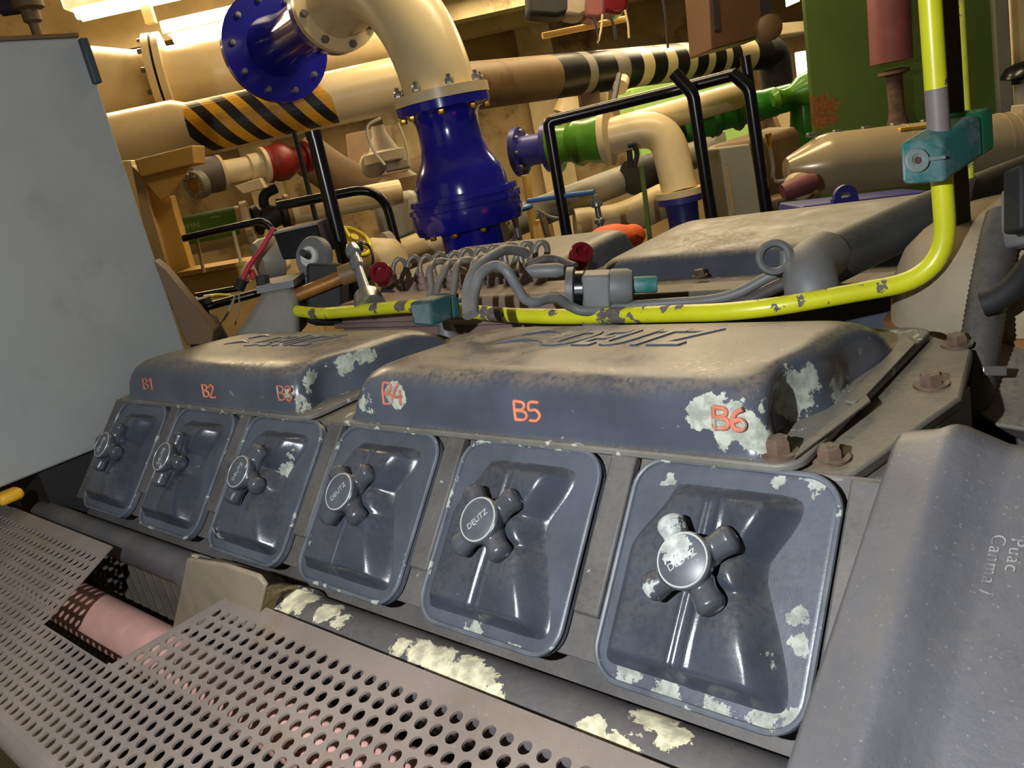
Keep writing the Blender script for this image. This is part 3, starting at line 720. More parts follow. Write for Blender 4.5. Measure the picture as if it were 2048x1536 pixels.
# pipe stub with ring and the big slanting hose
ps = thing('pipe_stub', 'upright dusty grey pipe elbow with a round ring beside it', 'pipe', W(1620, 605, .82))
p = [W(1628, 612, .82), W(1622, 570, .82), W(1622, 535, .83), W(1650, 512, .86)]
build(MB().tube(spline(p, 8), [.026, .0262] + [.0262] * 23, 26), 'elbow', M['hosegrey'], ps)
c = W(1549, 515, .83); nn = (R2 * -1 + R0 * -.25).normalized(); g1 = nn.orthogonal().normalized(); g2 = nn.cross(g1)
build(MB().rings([[c + (g1 * math.cos(2 * PI * q / 28) + g2 * math.sin(2 * PI * q / 28)) * (.0145 + .0042 * math.cos(w)) + nn * .006 * math.sin(w) for w in [2 * PI * k / 8 for k in range(8)]] for q in range(28)], closed=True), 'ring_lug', M['hosegrey'], ps)
build(MB().obox(W(1585, 520, .83), R0 * .012, R1 * .010, R2 * .006), 'lug_web', M['hosegrey'], ps, bevel=.003)
single(TP([(1640, 530, .86), (1720, 492, .885), (1820, 447, .91), (1940, 400, .94), (2100, 338, .98)], .0265, 28), 'coolant_hose', M['rubberdark'] if 'rubberdark' in M else M['rubber'], 'thick dark grey hose slanting up to the right edge', 'hose')
# sandy lagged dome
dm = thing('lagged_dome', 'sandy dusty rounded heat-shield dome behind the yellow pipe', 'heat shield', W(1880, 660, .86))
cx, cy, cz = 1.075, .475, -.03
rs = []
for (z, q) in ((-.03, 1), (-.01, 1.0), (.008, .985), (.032, .93), (.052, .84), (.066, .70), (.074, .52), (.078, .3)):
    rs.append([(cx + (x) * q, cy + y * q, z) for x, y in rrect(-.105, .30, -.135, .20, .10, 8, 6)])
build(MB().rings(rs), 'dome_shell', M['dust'], dm, ang=80)
rs = [[(cx + x * q, cy + y * q, z) for x, y in rrect(-.108, .30, -.138, .20, .10, 8, 6)] for z, q in ((-.034, 1.0), (-.034, 1.03), (-.018, 1.03), (-.018, 1.0))]
build(MB().rings(rs), 'rust_band', M['copper'], dm)
# ribbed dark hose at right with clip
rh = thing('ribbed_hose', 'dusty ribbed black hose hanging down at the right beside the bolted plate', 'hose', W(1950, 800, .70))
pts = spline([W(*q) for q in [(2012, 430, .735), (1998, 480, .73), (1982, 560, .72), (1968, 640, .71), (1956, 720, .70), (1945, 790, .69), (1925, 830, .69)]], 16)
build(MB().tube(pts, [.0150 + .0012 * (i % 2) for i in range(len(pts))], 18), 'hose_body', M['rubber'], rh, ang=80)
build(TP([(1962, 610, .69), (1990, 600, .685), (2030, 570, .68), (2070, 520, .68)], .010, 14), 'branch_cable', M['dark'], rh)
build(MB().obox(W(1985, 742, .68), R0 * .010, R1 * .004, R2 * .004), 'hose_clip', M['steel'], rh, bevel=.001)
single(MB().obox(W(2052, 400, .66), R0 * .012, R1 * .026, R2 * .012), 'black_bracket', M['dark'], 'black bracket cut off by the right edge of the photo', 'bracket', bevel=.003)
single(MB().obox(W(2046, 432, .70), R0 * .008, R1 * .026, R2 * .02), 'grey_bracket', M['hosegrey'], 'small grey metal block at the right edge below the black bracket', 'bracket', bevel=.003)
# ---- yellow painted pipes
YY = .272
Q = W(1890, 450, .745); Qf = Vector((Q.x, Q.y, 0))
zt = .047
run = [onY(592, 622, YY), onY(640, 628, YY), onY(820, 612, YY), onY(880, 615, YY), onY(1000, 630, YY), onY(1120, 634, YY), onY(1500, 623, YY), onY(1690, 618, YY)]
end = run[-2]; corner = Vector((Q.x, Q.y, onY(1690, 618, YY).z + .006))
path = [onY(572, 588, YY + .02)] + run[:-1] + [corner, Vector((Q.x, Q.y, .62))]
sm_ = fillet(path, [.012, .05, .03, .03, .06, .06, .05, .052], 10)
tail = []
yp = thing('yellow_pipe', 'bright yellow pipe with chipped paint along the engine, bending upward at right', 'pipe', end)
build(MB().tube(sm_, .0092, 20), 'pipe_run', M['yellow'], yp)
build(MB().tube([Vector((Q.x, Q.y, .158)), Vector((Q.x, Q.y, .205))], .0094, 20), 'bare_grey_section', M['greypaint'], yp)
n0 = aim(sm_[0], sm_[1]); build(MB().cyl(sm_[0] - n0 * .012, sm_[0] + n0 * .012, .0115, seg=6), 'union_nut', M['steel'], yp)
# second pipe behind with copper tail
y2 = thing('yellow_pipe', 'thinner faded yellow pipe behind the bright one, ending in a copper tail', 'pipe', W(1960, 470, .98))
b2 = W(1936, 400, .94); t2 = [Vector((b2.x, b2.y, .8)), Vector((b2.x, b2.y, .12)), b2, W(1942, 440, .94), W(1955, 470, .945), W(1972, 474, .95)]
build(MB().tube(spline(t2, 8), .0078, 16), 'pipe_run', M['yellowold'], y2)
build(TP([(1966, 476, .95), (1990, 462, .955), (2020, 440, .96), (2080, 400, .98)], .0082, 16, sp=4), 'copper_tail', M['copper'], y2)
fb = thing('flat_bar', 'dark flat steel bar standing between the two yellow pipes', 'bar', W(1915, 480, .80))
b3 = W(1912, 420, .80); build(MB().obox((b3.x, b3.y, .33), R0 * .0075, FH * .012, (0, 0, .30)), 'bar_blade', M['blackbar'] if 'blackbar' in M else M['dark'], fb, bevel=.001)
# teal pipe clamps
def clamp(at, label, front, depth, ringpx, d, bolt=True):
    t = thing('pipe_clamp', label, 'clamp', at, 'teal plastic pipe clamps')
    poly = [W(x, y, d) for x, y in front]; dv = depth
    build(MB().prism(poly, dv), 'clamp_block', M['teal'], t, bevel=.004, bseg=3)
    build(MB().prism([p + dv * 1.02 for p in poly], dv * .32), 'clamp_half', M['tealgreen'], t, bevel=.003)
    if ringpx:
        nrm = -dv.normalized(); fn = (poly[1] - poly[0]).cross(poly[3] - poly[0]).normalized()
        if fn.dot(R2) > 0: fn = -fn
        c = W(ringpx[0], ringpx[1], d) ; rr = ringpx[2] * d / FPX
        build(MB().lathe(c - fn * .001, fn, [(0, rr), (.0035, rr), (.0045, rr * .9), (.0045, rr * .5), (.003, rr * .45), (.003, rr * .2)], 28), 'boss_ring', M['clampgrey'], t)
        ux = (poly[1] - poly[0]).normalized(); build(MB().obox(c + ux * rr * 1.6, ux * rr * .8, (poly[3] - poly[0]).normalized() * rr * .16, fn * .003), 'boss_rib', M['clampgrey'], t, bevel=.001)
        build(MB().hexbolt(c, fn, rr * .32, .003, 0), 'clamp_bolt', M['rust'], t)
    return t
M['clampgrey'] = paint('clamp_worn_face', (122, 136, 134), .6)
k1 = clamp(Vector((Q.x, Q.y, .10)), 'square teal plastic clamp on the upright yellow pipe', [(1799, 284), (1886, 274), (1891, 366), (1803, 372)], UH * .066 + FH * .052 + ZZ * .008, (1832, 322, 24), .700)
k2 = clamp(onY(846, 660, YY), 'small teal clamp in a shade-darkened colour on the yellow pipe between the two long covers', [(816, 604), (862, 602), (866, 654), (824, 652)], UH * .026 + FH * .02, None, .985)
for ch in k2.children: ch.data.materials[0] = M['tealshade']
b = onY(893, 660, .29); st = thing('clamp_post', 'pale grey conical post standing below the small clamp', 'post', (b.x, b.y, -.01))
build(MB().lathe((b.x, b.y, -.01), (0, 0, 1), [(0, .017), (.012, .017), (.03, .010), (.055, .006)], 20), 'post_cone', M['hosegrey'], st)
# ---- left engine end: governor, black box, rails
gv = thing('governor_housing', 'dusty grey arched casting at the far left end of the engine', 'housing', W(545, 660, 1.30))
base = [W(462, 676, 1.32), W(488, 644, 1.32), W(512, 606, 1.32), W(524, 580, 1.32), W(578, 570, 1.32), W(594, 598, 1.32), W(598, 676, 1.32), W(560, 680, 1.32)]
build(MB().prism(base, FH * .09), 'housing_body', M['greydust'] if 'greydust' in M else M['hosegrey'], gv, bevel=.010, bseg=3)
build(MB().prism([W(512, 574, 1.315), W(586, 560, 1.315), (W(588, 574, 1.315)), W(514, 588, 1.315)], FH * .10), 'housing_cap', M['hosegrey'], gv)
build(MB().cyl(W(527, 570, 1.34), W(524, 552, 1.34), .011, seg=6), 'filler_plug', M['dark'], gv)
gp = thing('gauge_plate', 'grey plate with white round centre left of the black post', 'gauge', W(630, 590, 1.42))
c = W(624, 514, 1.40); nz = (-R2 - R0 * .55).normalized()
build(MB().lathe(c + nz * -.012, nz, [(0, .036), (.012, .036), (.016, .033)], 32), 'round_plate', M['hosegrey'], gp)
build(MB().prism([W(596, 520, 1.41), W(650, 490, 1.41), W(668, 560, 1.41), W(650, 600, 1.41), W(604, 600, 1.41)], FH * .03), 'plate_body', M['hosegrey'], gp, bevel=.004)
build(MB().lathe(c + nz * .004, nz, [(0, .017), (.006, .017), (.007, .012), (.004, .010), (.004, .004), (.007, .003)], 28), 'white_disc', M['whitepart'] if 'whitepart' in M else M['steel'], gp)
build(MB().cyl(c + nz * .008, c + nz * .05 + R0 * .02, .006), 'spindle', M['dark'], gp)
bb = thing('black_box', 'glossy black sheet box behind the gauge plate', 'box', W(590, 520, 1.5))
build(MB().prism([W(546, 466, 1.5), W(634, 446, 1.5), W(652, 512, 1.5), W(566, 520, 1.5)], FH * .12), 'box_shell', M['black'], bb, bevel=.003)
build(MB().prism([W(546, 465, 1.495), W(634, 445, 1.495), W(634, 449, 1.495), W(547, 469, 1.495)], FH * .12), 'box_rim', M['steel'], bb)
mo = thing('grey_motor', 'round dull grey motor beside the black box', 'motor', W(550, 560, 1.62))
build(MB().lathe(W(556, 512, 1.66), -UH * .85 - FH * .5, [(0, .042), (.03, .042), (.042, .036), (.046, .02)], 28), 'motor_shell', M['greypipe'], mo)
dp = thing('diagonal_pipe', 'brown rusty pipe lying diagonally beside the far end of the yellow pipe', 'pipe', W(650, 570, 1.33))
build(TP([(586, 594, 1.34), (650, 568, 1.335), (716, 540, 1.33)], .011, 16, sp=3), 'pipe_run', M['copper'], dp)
build(MB().cyl(W(682, 552, 1.332), W(716, 540, 1.33), .0165), 'coupling', M['brownpipe'], dp)
single(MB().obox(W(656, 590, 1.38), R0 * .03, R1 * .05, R2 * .03), 'dark_casting', M['dark'], 'dark block under the diagonal rusty pipe', 'casting', bevel=.006)
ft = thing('valve_fitting', 'chrome stacked pipe fitting beside the foot of the black post', 'fitting', W(740, 600, 1.25))
a, b = W(703, 492, 1.30), W(732, 585, 1.24); ax = aim(a, b); L = (b - a).length
build(MB().lathe(a, ax, [(0, .009), (.01, .012), (.018, .012), (.02, .008), (.034, .008), (.036, .011), (.048, .011), (.05, .007), (L, .009)], 20), 'fitting_body', M['steelblue'] if 'steelblue' in M else M['steel'], ft)
build(MB().lathe(b, ax, [(0, .010), (.006, .020), (.030, .024), (.034, .015)], 24), 'funnel', M['steel'], ft)
build(MB().cyl(W(696, 505, 1.30), W(722, 492, 1.31), .008, seg=8), 'side_valve', M['dark'], ft)
single(TP([(716, 484, 1.32), (738, 492, 1.32), (746, 520, 1.30), (738, 560, 1.28)], .0025, 8), 'thin_cable', M['black'], 'thin black cable looping beside the yellow handwheel', 'cable')
# ================================================================== the hall behind
def TV(pts, rpx, seg=20, fil=None, sp=8):
    """tube through (px, py, v) points; rpx is its radius in photo pixels at the first point"""
    p = [RV(*q) for q in pts]
    p = fillet(p, fil, 10) if fil else (spline(p, sp) if len(p) > 2 else p)
    return MB().tube(p, mm(rpx, pts[0][2]), seg)
def bolts(root, c, ax, rad, n, r, h, mat, off=0., stud=.0):
    ax = Vector(ax).normalized(); e = ax.orthogonal().normalized(); g = ax.cross(e)
    for k in range(n):
        a = 2 * PI * (k + off) / n
        build(MB().hexbolt(Vector(c) + (e * math.cos(a) + g * math.sin(a)) * rad, ax, r, h, 0, stud), 'flange_bolt', mat, root)
def quad_v(pts, v): return [RV(x, y, v) for x, y in pts]
def slab(pts, v, depth, mb=None):
    return (mb or MB()).prism(quad_v(pts, v), FH * depth if not isinstance(depth, Vector) else depth)
def struct(mb, name, mat, label, cat):
    return tag(build(mb, name, mat, flat=True), label, cat, None, 'structure')
# ---- shell
ZC, ZF = 1.62, -1.25
struct(MB().obox(RM(0, 3.4, ZF - .05), UH * 7, FH * 6, ZZ * .05), 'floor', M['floor'], 'floor of the machine hall', 'floor')
struct(MB().obox(RM(-1, 5.2, ZC + .05), UH * 7, FH * 4.2, ZZ * .05), 'ceiling', M['ceil'], 'cream painted ceiling of the hall', 'ceiling')
struct(MB().obox(RM(-1, 8.6, .18), UH * 7, FH * .1, ZZ * 1.46), 'wall_back', M['wall'], 'cream wall with stains and painted-in shadow at the far end of the hall', 'wall')
struct(MB().obox(RM(-5.2, 4.6, .18), UH * .1, FH * 4.2, ZZ * 1.46), 'wall_left', M['wall'], 'cream wall at the far left', 'wall')
for k, (v, h) in enumerate(((4.0, .16), (5.3, .20), (6.6, .22), (7.9, .2))):
    struct(MB().obox(RM(-1, v, ZC - h), UH * 6, FH * .10, ZZ * h), 'ceiling_beam', M['creamdirty'], 'cream beam across the ceiling', 'beam')
for k, u in enumerate((-1.9, -.5, .9)):
    struct(MB().obox(RM(u, 8.4, .18), UH * .16, FH * .12, ZZ * 1.46), 'wall_pillar', M['creamdirty'], 'cream pillar against the far wall', 'pillar')
# ---- grey cabinet at the engine's end
kc_ = thing('control_cabinet', 'large pale grey sheet metal cabinet at the left edge, end of the engine', 'cabinet', (-.20, -.25, -.07))
build(MB().box((-.40, -.85, -.0715), (-.061, .154, .5235)), 'cabinet_shell', M['cabinet'], kc_, bevel=.004, bseg=3)
build(MB().box((-.064, .146, .455), (-.050, .158, .520)), 'hinge_strip', M['seal'], kc_, bevel=.002)
build(MB().box((-.402, -.85, .5235), (-.06, .15, .529)), 'top_gasket', M['wood'], kc_)
build(MB().box((-.40, -.115, -1.25), (-.075, .12, -.0715)), 'shade_plinth', M['dark'], kc_)  # black block widened to imitate the shade in the gap under the cabinet
single(slab([(306, 520), (330, 540), (428, 660), (424, 690), (372, 690)], 1.34, .03), 'brown_plate', M['wood'], 'slanting brown plate strip beside the cabinet edge', 'plate', bevel=.002)
tag(build(MB().obox(onX(18, 992, -.05), (.015, 0, 0), (0, .017, 0), (0, 0, .008)), 'ochre_block', M['hazy'], bevel=.006), 'small ochre yellow block under the cabinet at the left edge', 'block')
# ---- ceiling lamps
def ceiling_lamp(a, b, v, w, label):
    A, B = RV(a[0], a[1], v), RV(b[0], b[1], v); B.z = A.z; ax = (B - A); L = ax.length; ax.normalize(); sd_ = ZZ.cross(ax)
    c = (A + B) / 2; t = thing('ceiling_lamp', label, 'lamp', c + ZZ * .06, 'fluorescent ceiling lamps')
    build(MB().obox(c + ZZ * .05, ax * (L / 2 + .03), sd_ * mm(w * 1.25, v), ZZ * .03), 'lamp_housing', M['whitepart'], t, bevel=.008)
    for q in (-1, 1):
        build(MB().cyl(A + sd_ * q * mm(w * .45, v), B + sd_ * q * mm(w * .45, v), mm(w * .36, v), seg=16), 'fluorescent_tube', M['tube'], t)
    build(MB().obox(c + ZZ * .12, ax * .02, sd_ * .02, ZZ * max(.02, (ZC - c.z) / 2 - .03) ).add([], []), 'hanger', M['creamdirty'], t)
    return c, L
ceiling_lamp((158, 32), (420, -30), 3.9, 22, 'glowing fluorescent lamp at the top left, the shorter one')
ceiling_lamp((352, 80), (760, -20), 4.4, 26, 'glowing fluorescent lamp above the big cream pipe')
# ---- big cream pipe with flange
bp = thing('cream_pipe', 'large cream pipe with a bolted flange joint at the upper left', 'pipe', RV(330, 250, 3.0))
a, b = RV(170, 186, 3.62), RV(860, 76, 3.87); ax = aim(a, b); L = (b - a).length; f = (RV(322, 158, 3.62) - a).dot(ax)
build(MB().lathe(a - ax * .35, ax, [(0, .198), (.30, .192), (.35, .187), (f + .27, .131), (f + .34, .131)], 40), 'reducer', M['cream'], bp)
build(MB().lathe(a + ax * (f - .03), ax, [(0, .131), (0, .184), (.028, .184), (.028, .131)], 40), 'flange', M['cream'], bp)
build(MB().lathe(a + ax * (f + .002), ax, [(0, .131), (0, .175), (.006, .175), (.006, .131)], 40), 'gasket', M['dark'], bp)
build(MB().lathe(a + ax * (f + .008), ax, [(0, .131), (0, .184), (.026, .184), (.026, .126)], 40), 'flange', M['cream'], bp)
build(MB().lathe(a + ax * (f + .03), ax, [(0, .126), (L - f, .126)], 40), 'pipe_run', M['cream'], bp)
bolts(bp, a + ax * (f - .03), -ax, .160, 12, .011, .016, M['steel'])
# ---- cream pipe with hazard stripes
hz = thing('cream_pipe', 'cream pipe with a black and yellow hazard band below the big cream pipe', 'pipe', RV(500, 280, 2.75))
a, b = RV(150, 312, 3.28), RV(900, 146, 3.38); ax = aim(a, b); L = (b - a).length; rr = mm(49, 3.33)
build(MB().lathe(a - ax * .3, ax, [(0, rr * 1.25), (.70, rr * 1.2), (.75, rr), (L + .28, rr)], 40), 'pipe_run', M['cream'], hz)
e = (ZZ - ax * ax.dot(ZZ)).normalized(); g = ax.cross(e)
if g.dot(FH) > 0: g = -g
t0 = (RV(378, 258, 3.31) - a).dot(ax); t1 = (RV(668, 196, 3.35) - a).dot(ax); m = MB()
ns, nt = 6, 14; tv = lambda s, th: s
for k in range(ns * 2):
    m.k = 1 if k % 2 == 0 else 0
    for j in range(nt):
        vs = []
        for (kk, jj) in ((k, j), (k + 1, j), (k + 1, j + 1), (k, j + 1)):
            th = math.radians(62) - math.radians(128) * jj / nt          # from upper side to lower side
            sh = .26 * (jj / nt - .5) * (t1 - t0)
            s = t0 + (t1 - t0) * (kk / (ns * 2)) * 1.0 + sh; s = max(t0, min(t1, s))
            vs.append(a + ax * s + (e * math.sin(th) + g * math.cos(th)) * (rr * 1.012))
        m.add(vs, [(0, 1, 2, 3)])
build(m, 'hazard_band', [M['hazy'], M['hazb']], hz, ang=60)
# ---- ochre support
su = thing('pipe_support', 'ochre welded steel column with gusset carrying the cream pipe', 'support', RV(330, 570, 2.7))
build(slab([(268, 320), (386, 290), (388, 328), (281, 356)], 2.62, .12), 'head_bracket', M['ochre'], su, bevel=.004)
build(slab([(281, 355), (384, 330), (338, 392), (322, 402)], 2.63, .014), 'gusset', M['ochre'], su, bevel=.002)
build(slab([(262, 330), (284, 352), (360, 620), (322, 620)], 2.64, .06), 'column_flange', M['creamdirty'], su, bevel=.003)
build(slab([(284, 352), (322, 400), (340, 392), (404, 612), (360, 620)], 2.66, .05), 'column_web', M['ochre'], su, bevel=.003)
build(slab([(352, 546), (498, 521), (502, 530), (354, 556)], 2.52, .16), 'base_plate', M['ochre'], su, bevel=.002)
build(slab([(354, 556), (492, 531), (500, 566), (366, 592)], 2.54, .14), 'base_beam', M['ochre'], su, bevel=.003)
single(slab([(240, 322), (262, 320), (330, 560), (306, 560)], 2.9, .05), 'cream_post', M['cream'], 'narrow cream post between the cabinet and the ochre column', 'post', bevel=.004)
single(slab([(470, 560), (490, 520), (560, 500), (576, 545), (520, 560)], 2.4, .1), 'cream_fairing', M['cream'], 'curved cream sheet behind the red cable', 'sheet', bevel=.02)
# ---- cream pipe with red valve
rp = thing('cream_pipe', 'short cream pipe between a grey flanged sight glass and a red valve', 'pipe', RV(480, 380, 3.1))
a, b = RV(437, 347, 3.1), RV(530, 330, 3.2); ax = aim(a, b); L = (b - a).length
build(MB().lathe(a, ax, [(0, .064), (.012, .064), (.014, .042), (L * .62, .042), (L * .64, .048), (L * .9, .050), (L * .92, .066), (L, .066)], 30), 'pipe_run', M['cream'], rp)
build(MB().lathe(b, ax, [(0, .066), (.012, .068), (.014, .058), (.04, .068), (.075, .070), (.10, .056), (.125, .046), (.15, .045), (.152, .062), (.17, .062)], 28), 'red_valve_body', M['redvalve'], rp)
build(MB().lathe(a, -ax, [(0, .062), (.02, .064), (.10, .060), (.11, .050)], 30), 'grey_flange', M['greypaint'], rp)
c = a - ax * .11; nx = (-FH * .8 - UH * .5 - ZZ * .1).normalized(); c = RV(388, 371, 3.0)
build(MB().lathe(c - nx * .03, nx, [(0, .050), (.03, .050), (.034, .046), (.034, .026), (.028, .024)], 30), 'sight_glass_ring', M['greypipe'], rp)
build(MB().lathe(c - nx * .005, nx, [(0, .023), (.006, .023)], 24), 'sight_glass', M['copper'], rp)
bolts(rp, c + nx * .003, nx, .038, 8, .006, .006, M['steel'])
build(slab([(468, 372), (520, 356), (530, 376), (486, 388)], 3.1, .06), 'saddle', M['cream'], rp, bevel=.003)
# ---- cream pipe with green label
gp_ = thing('cream_pipe', 'cream pipe with a green label band and white arrow, left of centre', 'pipe', RV(400, 520, 3.2))
a, b = RV(230, 500, 3.2), RV(503, 446, 3.3); ax = aim(a, b); L = (b - a).length; rr = mm(37, 3.3)
build(MB().lathe(a, ax, [(0, rr), (L - .03, rr), (L - .025, rr * 1.18), (L, rr * 1.18), (L + .004, rr * 1.0)], 36), 'pipe_run', M['cream'], gp_)
e = (ZZ - ax * ax.dot(ZZ)).normalized(); g = ax.cross(e)
if g.dot(FH) > 0: g = -g
t0 = (RV(280, 490, 3.2) - a).dot(ax); t1 = (RV(478, 452, 3.25) - a).dot(ax)
def shell(t0, t1, th0, th1, k, n=10, q=8):
    return [[a + ax * (t0 + (t1 - t0) * i / q) + (e * math.sin(th0 + (th1 - th0) * j / n) + g * math.cos(th0 + (th1 - th0) * j / n)) * rr * k for j in range(n + 1)] for i in range(q + 1)]
def sheet(rows):
    m = MB(); n = len(rows[0]); m.v = [p for r in rows for p in r]
    for i in range(len(rows) - 1):
        for j in range(n - 1): m.f.append((i * n + j, i * n + j + 1, (i + 1) * n + j + 1, (i + 1) * n + j)); m.mi.append(0)
    return m
lb = build(sheet(shell(t0, t1, math.radians(80), math.radians(-25), 1.012)), 'green_label', M['label'], gp_)
tt = (RV(436, 440, 3.3) - a).dot(ax); m = MB()
def sp_(t, th): return a + ax * t + (e * math.sin(th) + g * math.cos(th)) * rr * 1.02
m.add([sp_(tt - .018, math.radians(42)), sp_(tt + .018, math.radians(42)), sp_(tt, math.radians(14))], [(0, 1, 2)])
build(m, 'white_arrow', M['white'], lb, flat=True)
vs, fs = text_mb('NUAVI', .030, .0, 0, 0, 1.1); wx = max(v.x for v in vs)
tw = (RV(405, 447, 3.3) - a).dot(ax)
build(MB().add([sp_(tw - v.x, math.radians(34) - v.y / rr) for v in vs], fs), 'label_lettering', M['white'], lb, flat=True)
dv_ = thing('black_valve', 'sooty black coupling between the labelled cream pipe and the next pipe', 'valve', RV(545, 460, 3.35))
a2, b2 = RV(508, 442, 3.35), RV(572, 425, 3.4); ax2 = aim(a2, b2); L2 = (b2 - a2).length
build(MB().lathe(a2, ax2, [(0, .055), (.02, .06), (.03, .042), (L2 * .5, .05), (L2 - .03, .042), (L2 - .02, .062), (L2, .062)], 28), 'coupling_body', M['fin'], dv_)
build(MB().tube(fillet([a2 + ax2 * .05, a2 + ax2 * .06 + ZZ * .09, a2 + ax2 * .12 + ZZ * .10], .03), .02, 14), 'bypass', M['dark'], dv_)
c3 = thing('cream_pipe', 'ochre cream pipe running behind the black post toward the blue valve', 'pipe', RV(680, 440, 3.4))
build(TV([(566, 427, 3.4), (800, 383, 3.55)], 24, 28), 'pipe_run', M['cream'], c3)
build(MB().lathe(RV(574, 426, 3.4), aim(RV(566, 427, 3.4), RV(800, 383, 3.55)), [(0, .055), (0, .072), (.016, .072), (.016, .05)], 30), 'flange', M['copper'], c3)
# ---- handrails and posts, black
single(TV([(366, 477, 2.5), (530, 440, 2.5), (552, 470, 2.5), (556, 500, 2.5)], 7, 14, .05), 'black_handrail', M['black'], 'black bent rail in front of the green pipe label', 'handrail')
for (x0, y0, x1, y1, s) in ((393, 478, 408, 545, 'left'), (466, 460, 482, 525, 'right')):
    single(TV([(x0, y0, 2.51), (x1, y1, 2.51)], 3.5, 10), 'thin_stanchion', M['creamdirty'], 'thin cream bar below the bent black rail, ' + s + ' of the two', 'bar')
bpst = thing('black_post', 'thick glossy black post standing left of the blue valve', 'post', RV(690, 540, 1.72))
build(TV([(627, 268, 1.70), (694, 540, 1.70)], 14, 20), 'post_tube', M['black'], bpst)
pb = RV(694, 540, 1.70); build(MB().cyl(pb, (pb.x, pb.y, -1.25), mm(14, 1.7)), 'post_foot', M['black'], bpst)
build(MB().cyl(RV(625, 262, 1.70), RV(629, 278, 1.70), mm(15, 1.7)), 'post_cap', M['black'], bpst)
single(TV([(555, 412, 2.6), (764, 372, 2.6), (812, 560, 2.6)], 9, 16, .09), 'black_handrail', M['black'], 'black handrail bent downward left of the blue valve', 'handrail')
single(TV([(588, 262, 2.9), (640, 470, 2.9)], 5, 10), 'dark_rod', M['dark'], 'thin dark rod behind the thick black post', 'rod')
single(TV([(382, 622, 1.75), (560, 574, 1.78)], 8, 12), 'black_bar', M['black'], 'long black bar low at the left behind the governor casting', 'bar')
single(TV([(392, 592, 1.9), (480, 576, 1.9)], 6, 12), 'black_bar', M['black'], 'short black bar just above the long one', 'bar')
rc = thing('red_cable', 'red cable hanging down from the black box to a plug', 'cable', RV(485, 570, 1.6))
build(TV([(548, 456, 1.6), (528, 490, 1.6), (500, 530, 1.6), (484, 562, 1.6)], 5, 10), 'cable_run', M['redcable'], rc)
build(TV([(486, 558, 1.6), (477, 578, 1.6)], 11, 12), 'plug', M['dark'], rc)
single(slab([(494, 541), (506, 538), (513, 556), (502, 562)], 1.62, .008), 'orange_tag', M['red'], 'small orange-red tag beside the red cable', 'tag', bevel=.002)
for k, (x0, y0, x1, y1) in enumerate(((380, 612, 395, 596), (408, 594, 462, 592))):
    single(TV([(x0, y0, 1.84), ((x0 + x1) / 2, (y0 + y1) / 2 - 2, 1.84), (x1, y1, 1.84)], 4, 8), 'yellow_cable', M['yelwheel'], 'short piece of yellow cable between the black bars, ' + ('left' if k == 0 else 'right') + ' one', 'cable')
for k, (x0, y0, x1, y1) in enumerate(((472, 588, 424, 672), (478, 588, 470, 650), (470, 588, 448, 640))):
    single(TV([(x0, y0, 1.62), ((x0 + x1) / 2 + 4, (y0 + y1) / 2, 1.6), (x1, y1, 1.6)], 1.6, 6), 'loose_wire', M['greypipe'], 'thin loose wire hanging under the red cable plug', 'wire', 'loose wires under the plug')
single(MB().lathe(RV(405, 640, 1.75), ZZ, [(-.07, .03), (-.05, .04), (0, .03), (.01, .018), (.03, .018), (.032, .03), (.045, .03)], 18), 'dark_pump', M['dark'], 'small dark pump body low at the left beside the brown plate', 'pump')
# ---- yellow handwheel
hw = thing('handwheel', 'bright yellow valve handwheel right of the black post', 'handwheel', RV(712, 500, 1.95))
c = RV(704, 484, 1.95); nx = (UH * .55 - FH * .45 + ZZ * .62).normalized(); e = nx.orthogonal().normalized(); g = nx.cross(e); r0 = mm(38, 1.95)
build(MB().rings([[c + (e * math.cos(q) + g * math.sin(q)) * (r0 + .006 * math.cos(w)) + nx * .006 * math.sin(w) for w in [2 * PI * k / 8 for k in range(8)]] for q in [2 * PI * k / 36 for k in range(36)]], closed=True), 'wheel_rim', M['yelwheel'], hw)
for k in range(3):
    q = 2 * PI * k / 3 + .4; build(MB().cyl(c, c + (e * math.cos(q) + g * math.sin(q)) * r0, .0055, seg=10), 'spoke', M['yelwheel'], hw)
build(MB().lathe(c - nx * .012, nx, [(0, .01), (.03, .01)], 14), 'hub', M['yelwheel'], hw)
hv = thing('valve_bonnet', 'dull cream rounded valve body under the yellow handwheel', 'valve', RV(750, 560, 2.0))
build(MB().lathe(RV(758, 560, 2.05), ZZ - UH * .2, [(0, .09), (.05, .092), (.075, .08), (.09, .05), (.10, .03)], 28), 'bonnet', M['creamdirty'], hv)
build(MB().lathe(RV(778, 520, 2.1), UH + FH * .4, [(0, .055), (.0, .07), (.018, .07), (.018, .05)], 28), 'bonnet_flange', M['mat_dim'], hv)
single(TV([(770, 520, 2.85), (900, 468, 2.9)], 27, 28), 'cream_pipe', M['cream'], 'cream pipe end low beside the foot of the blue valve', 'pipe')
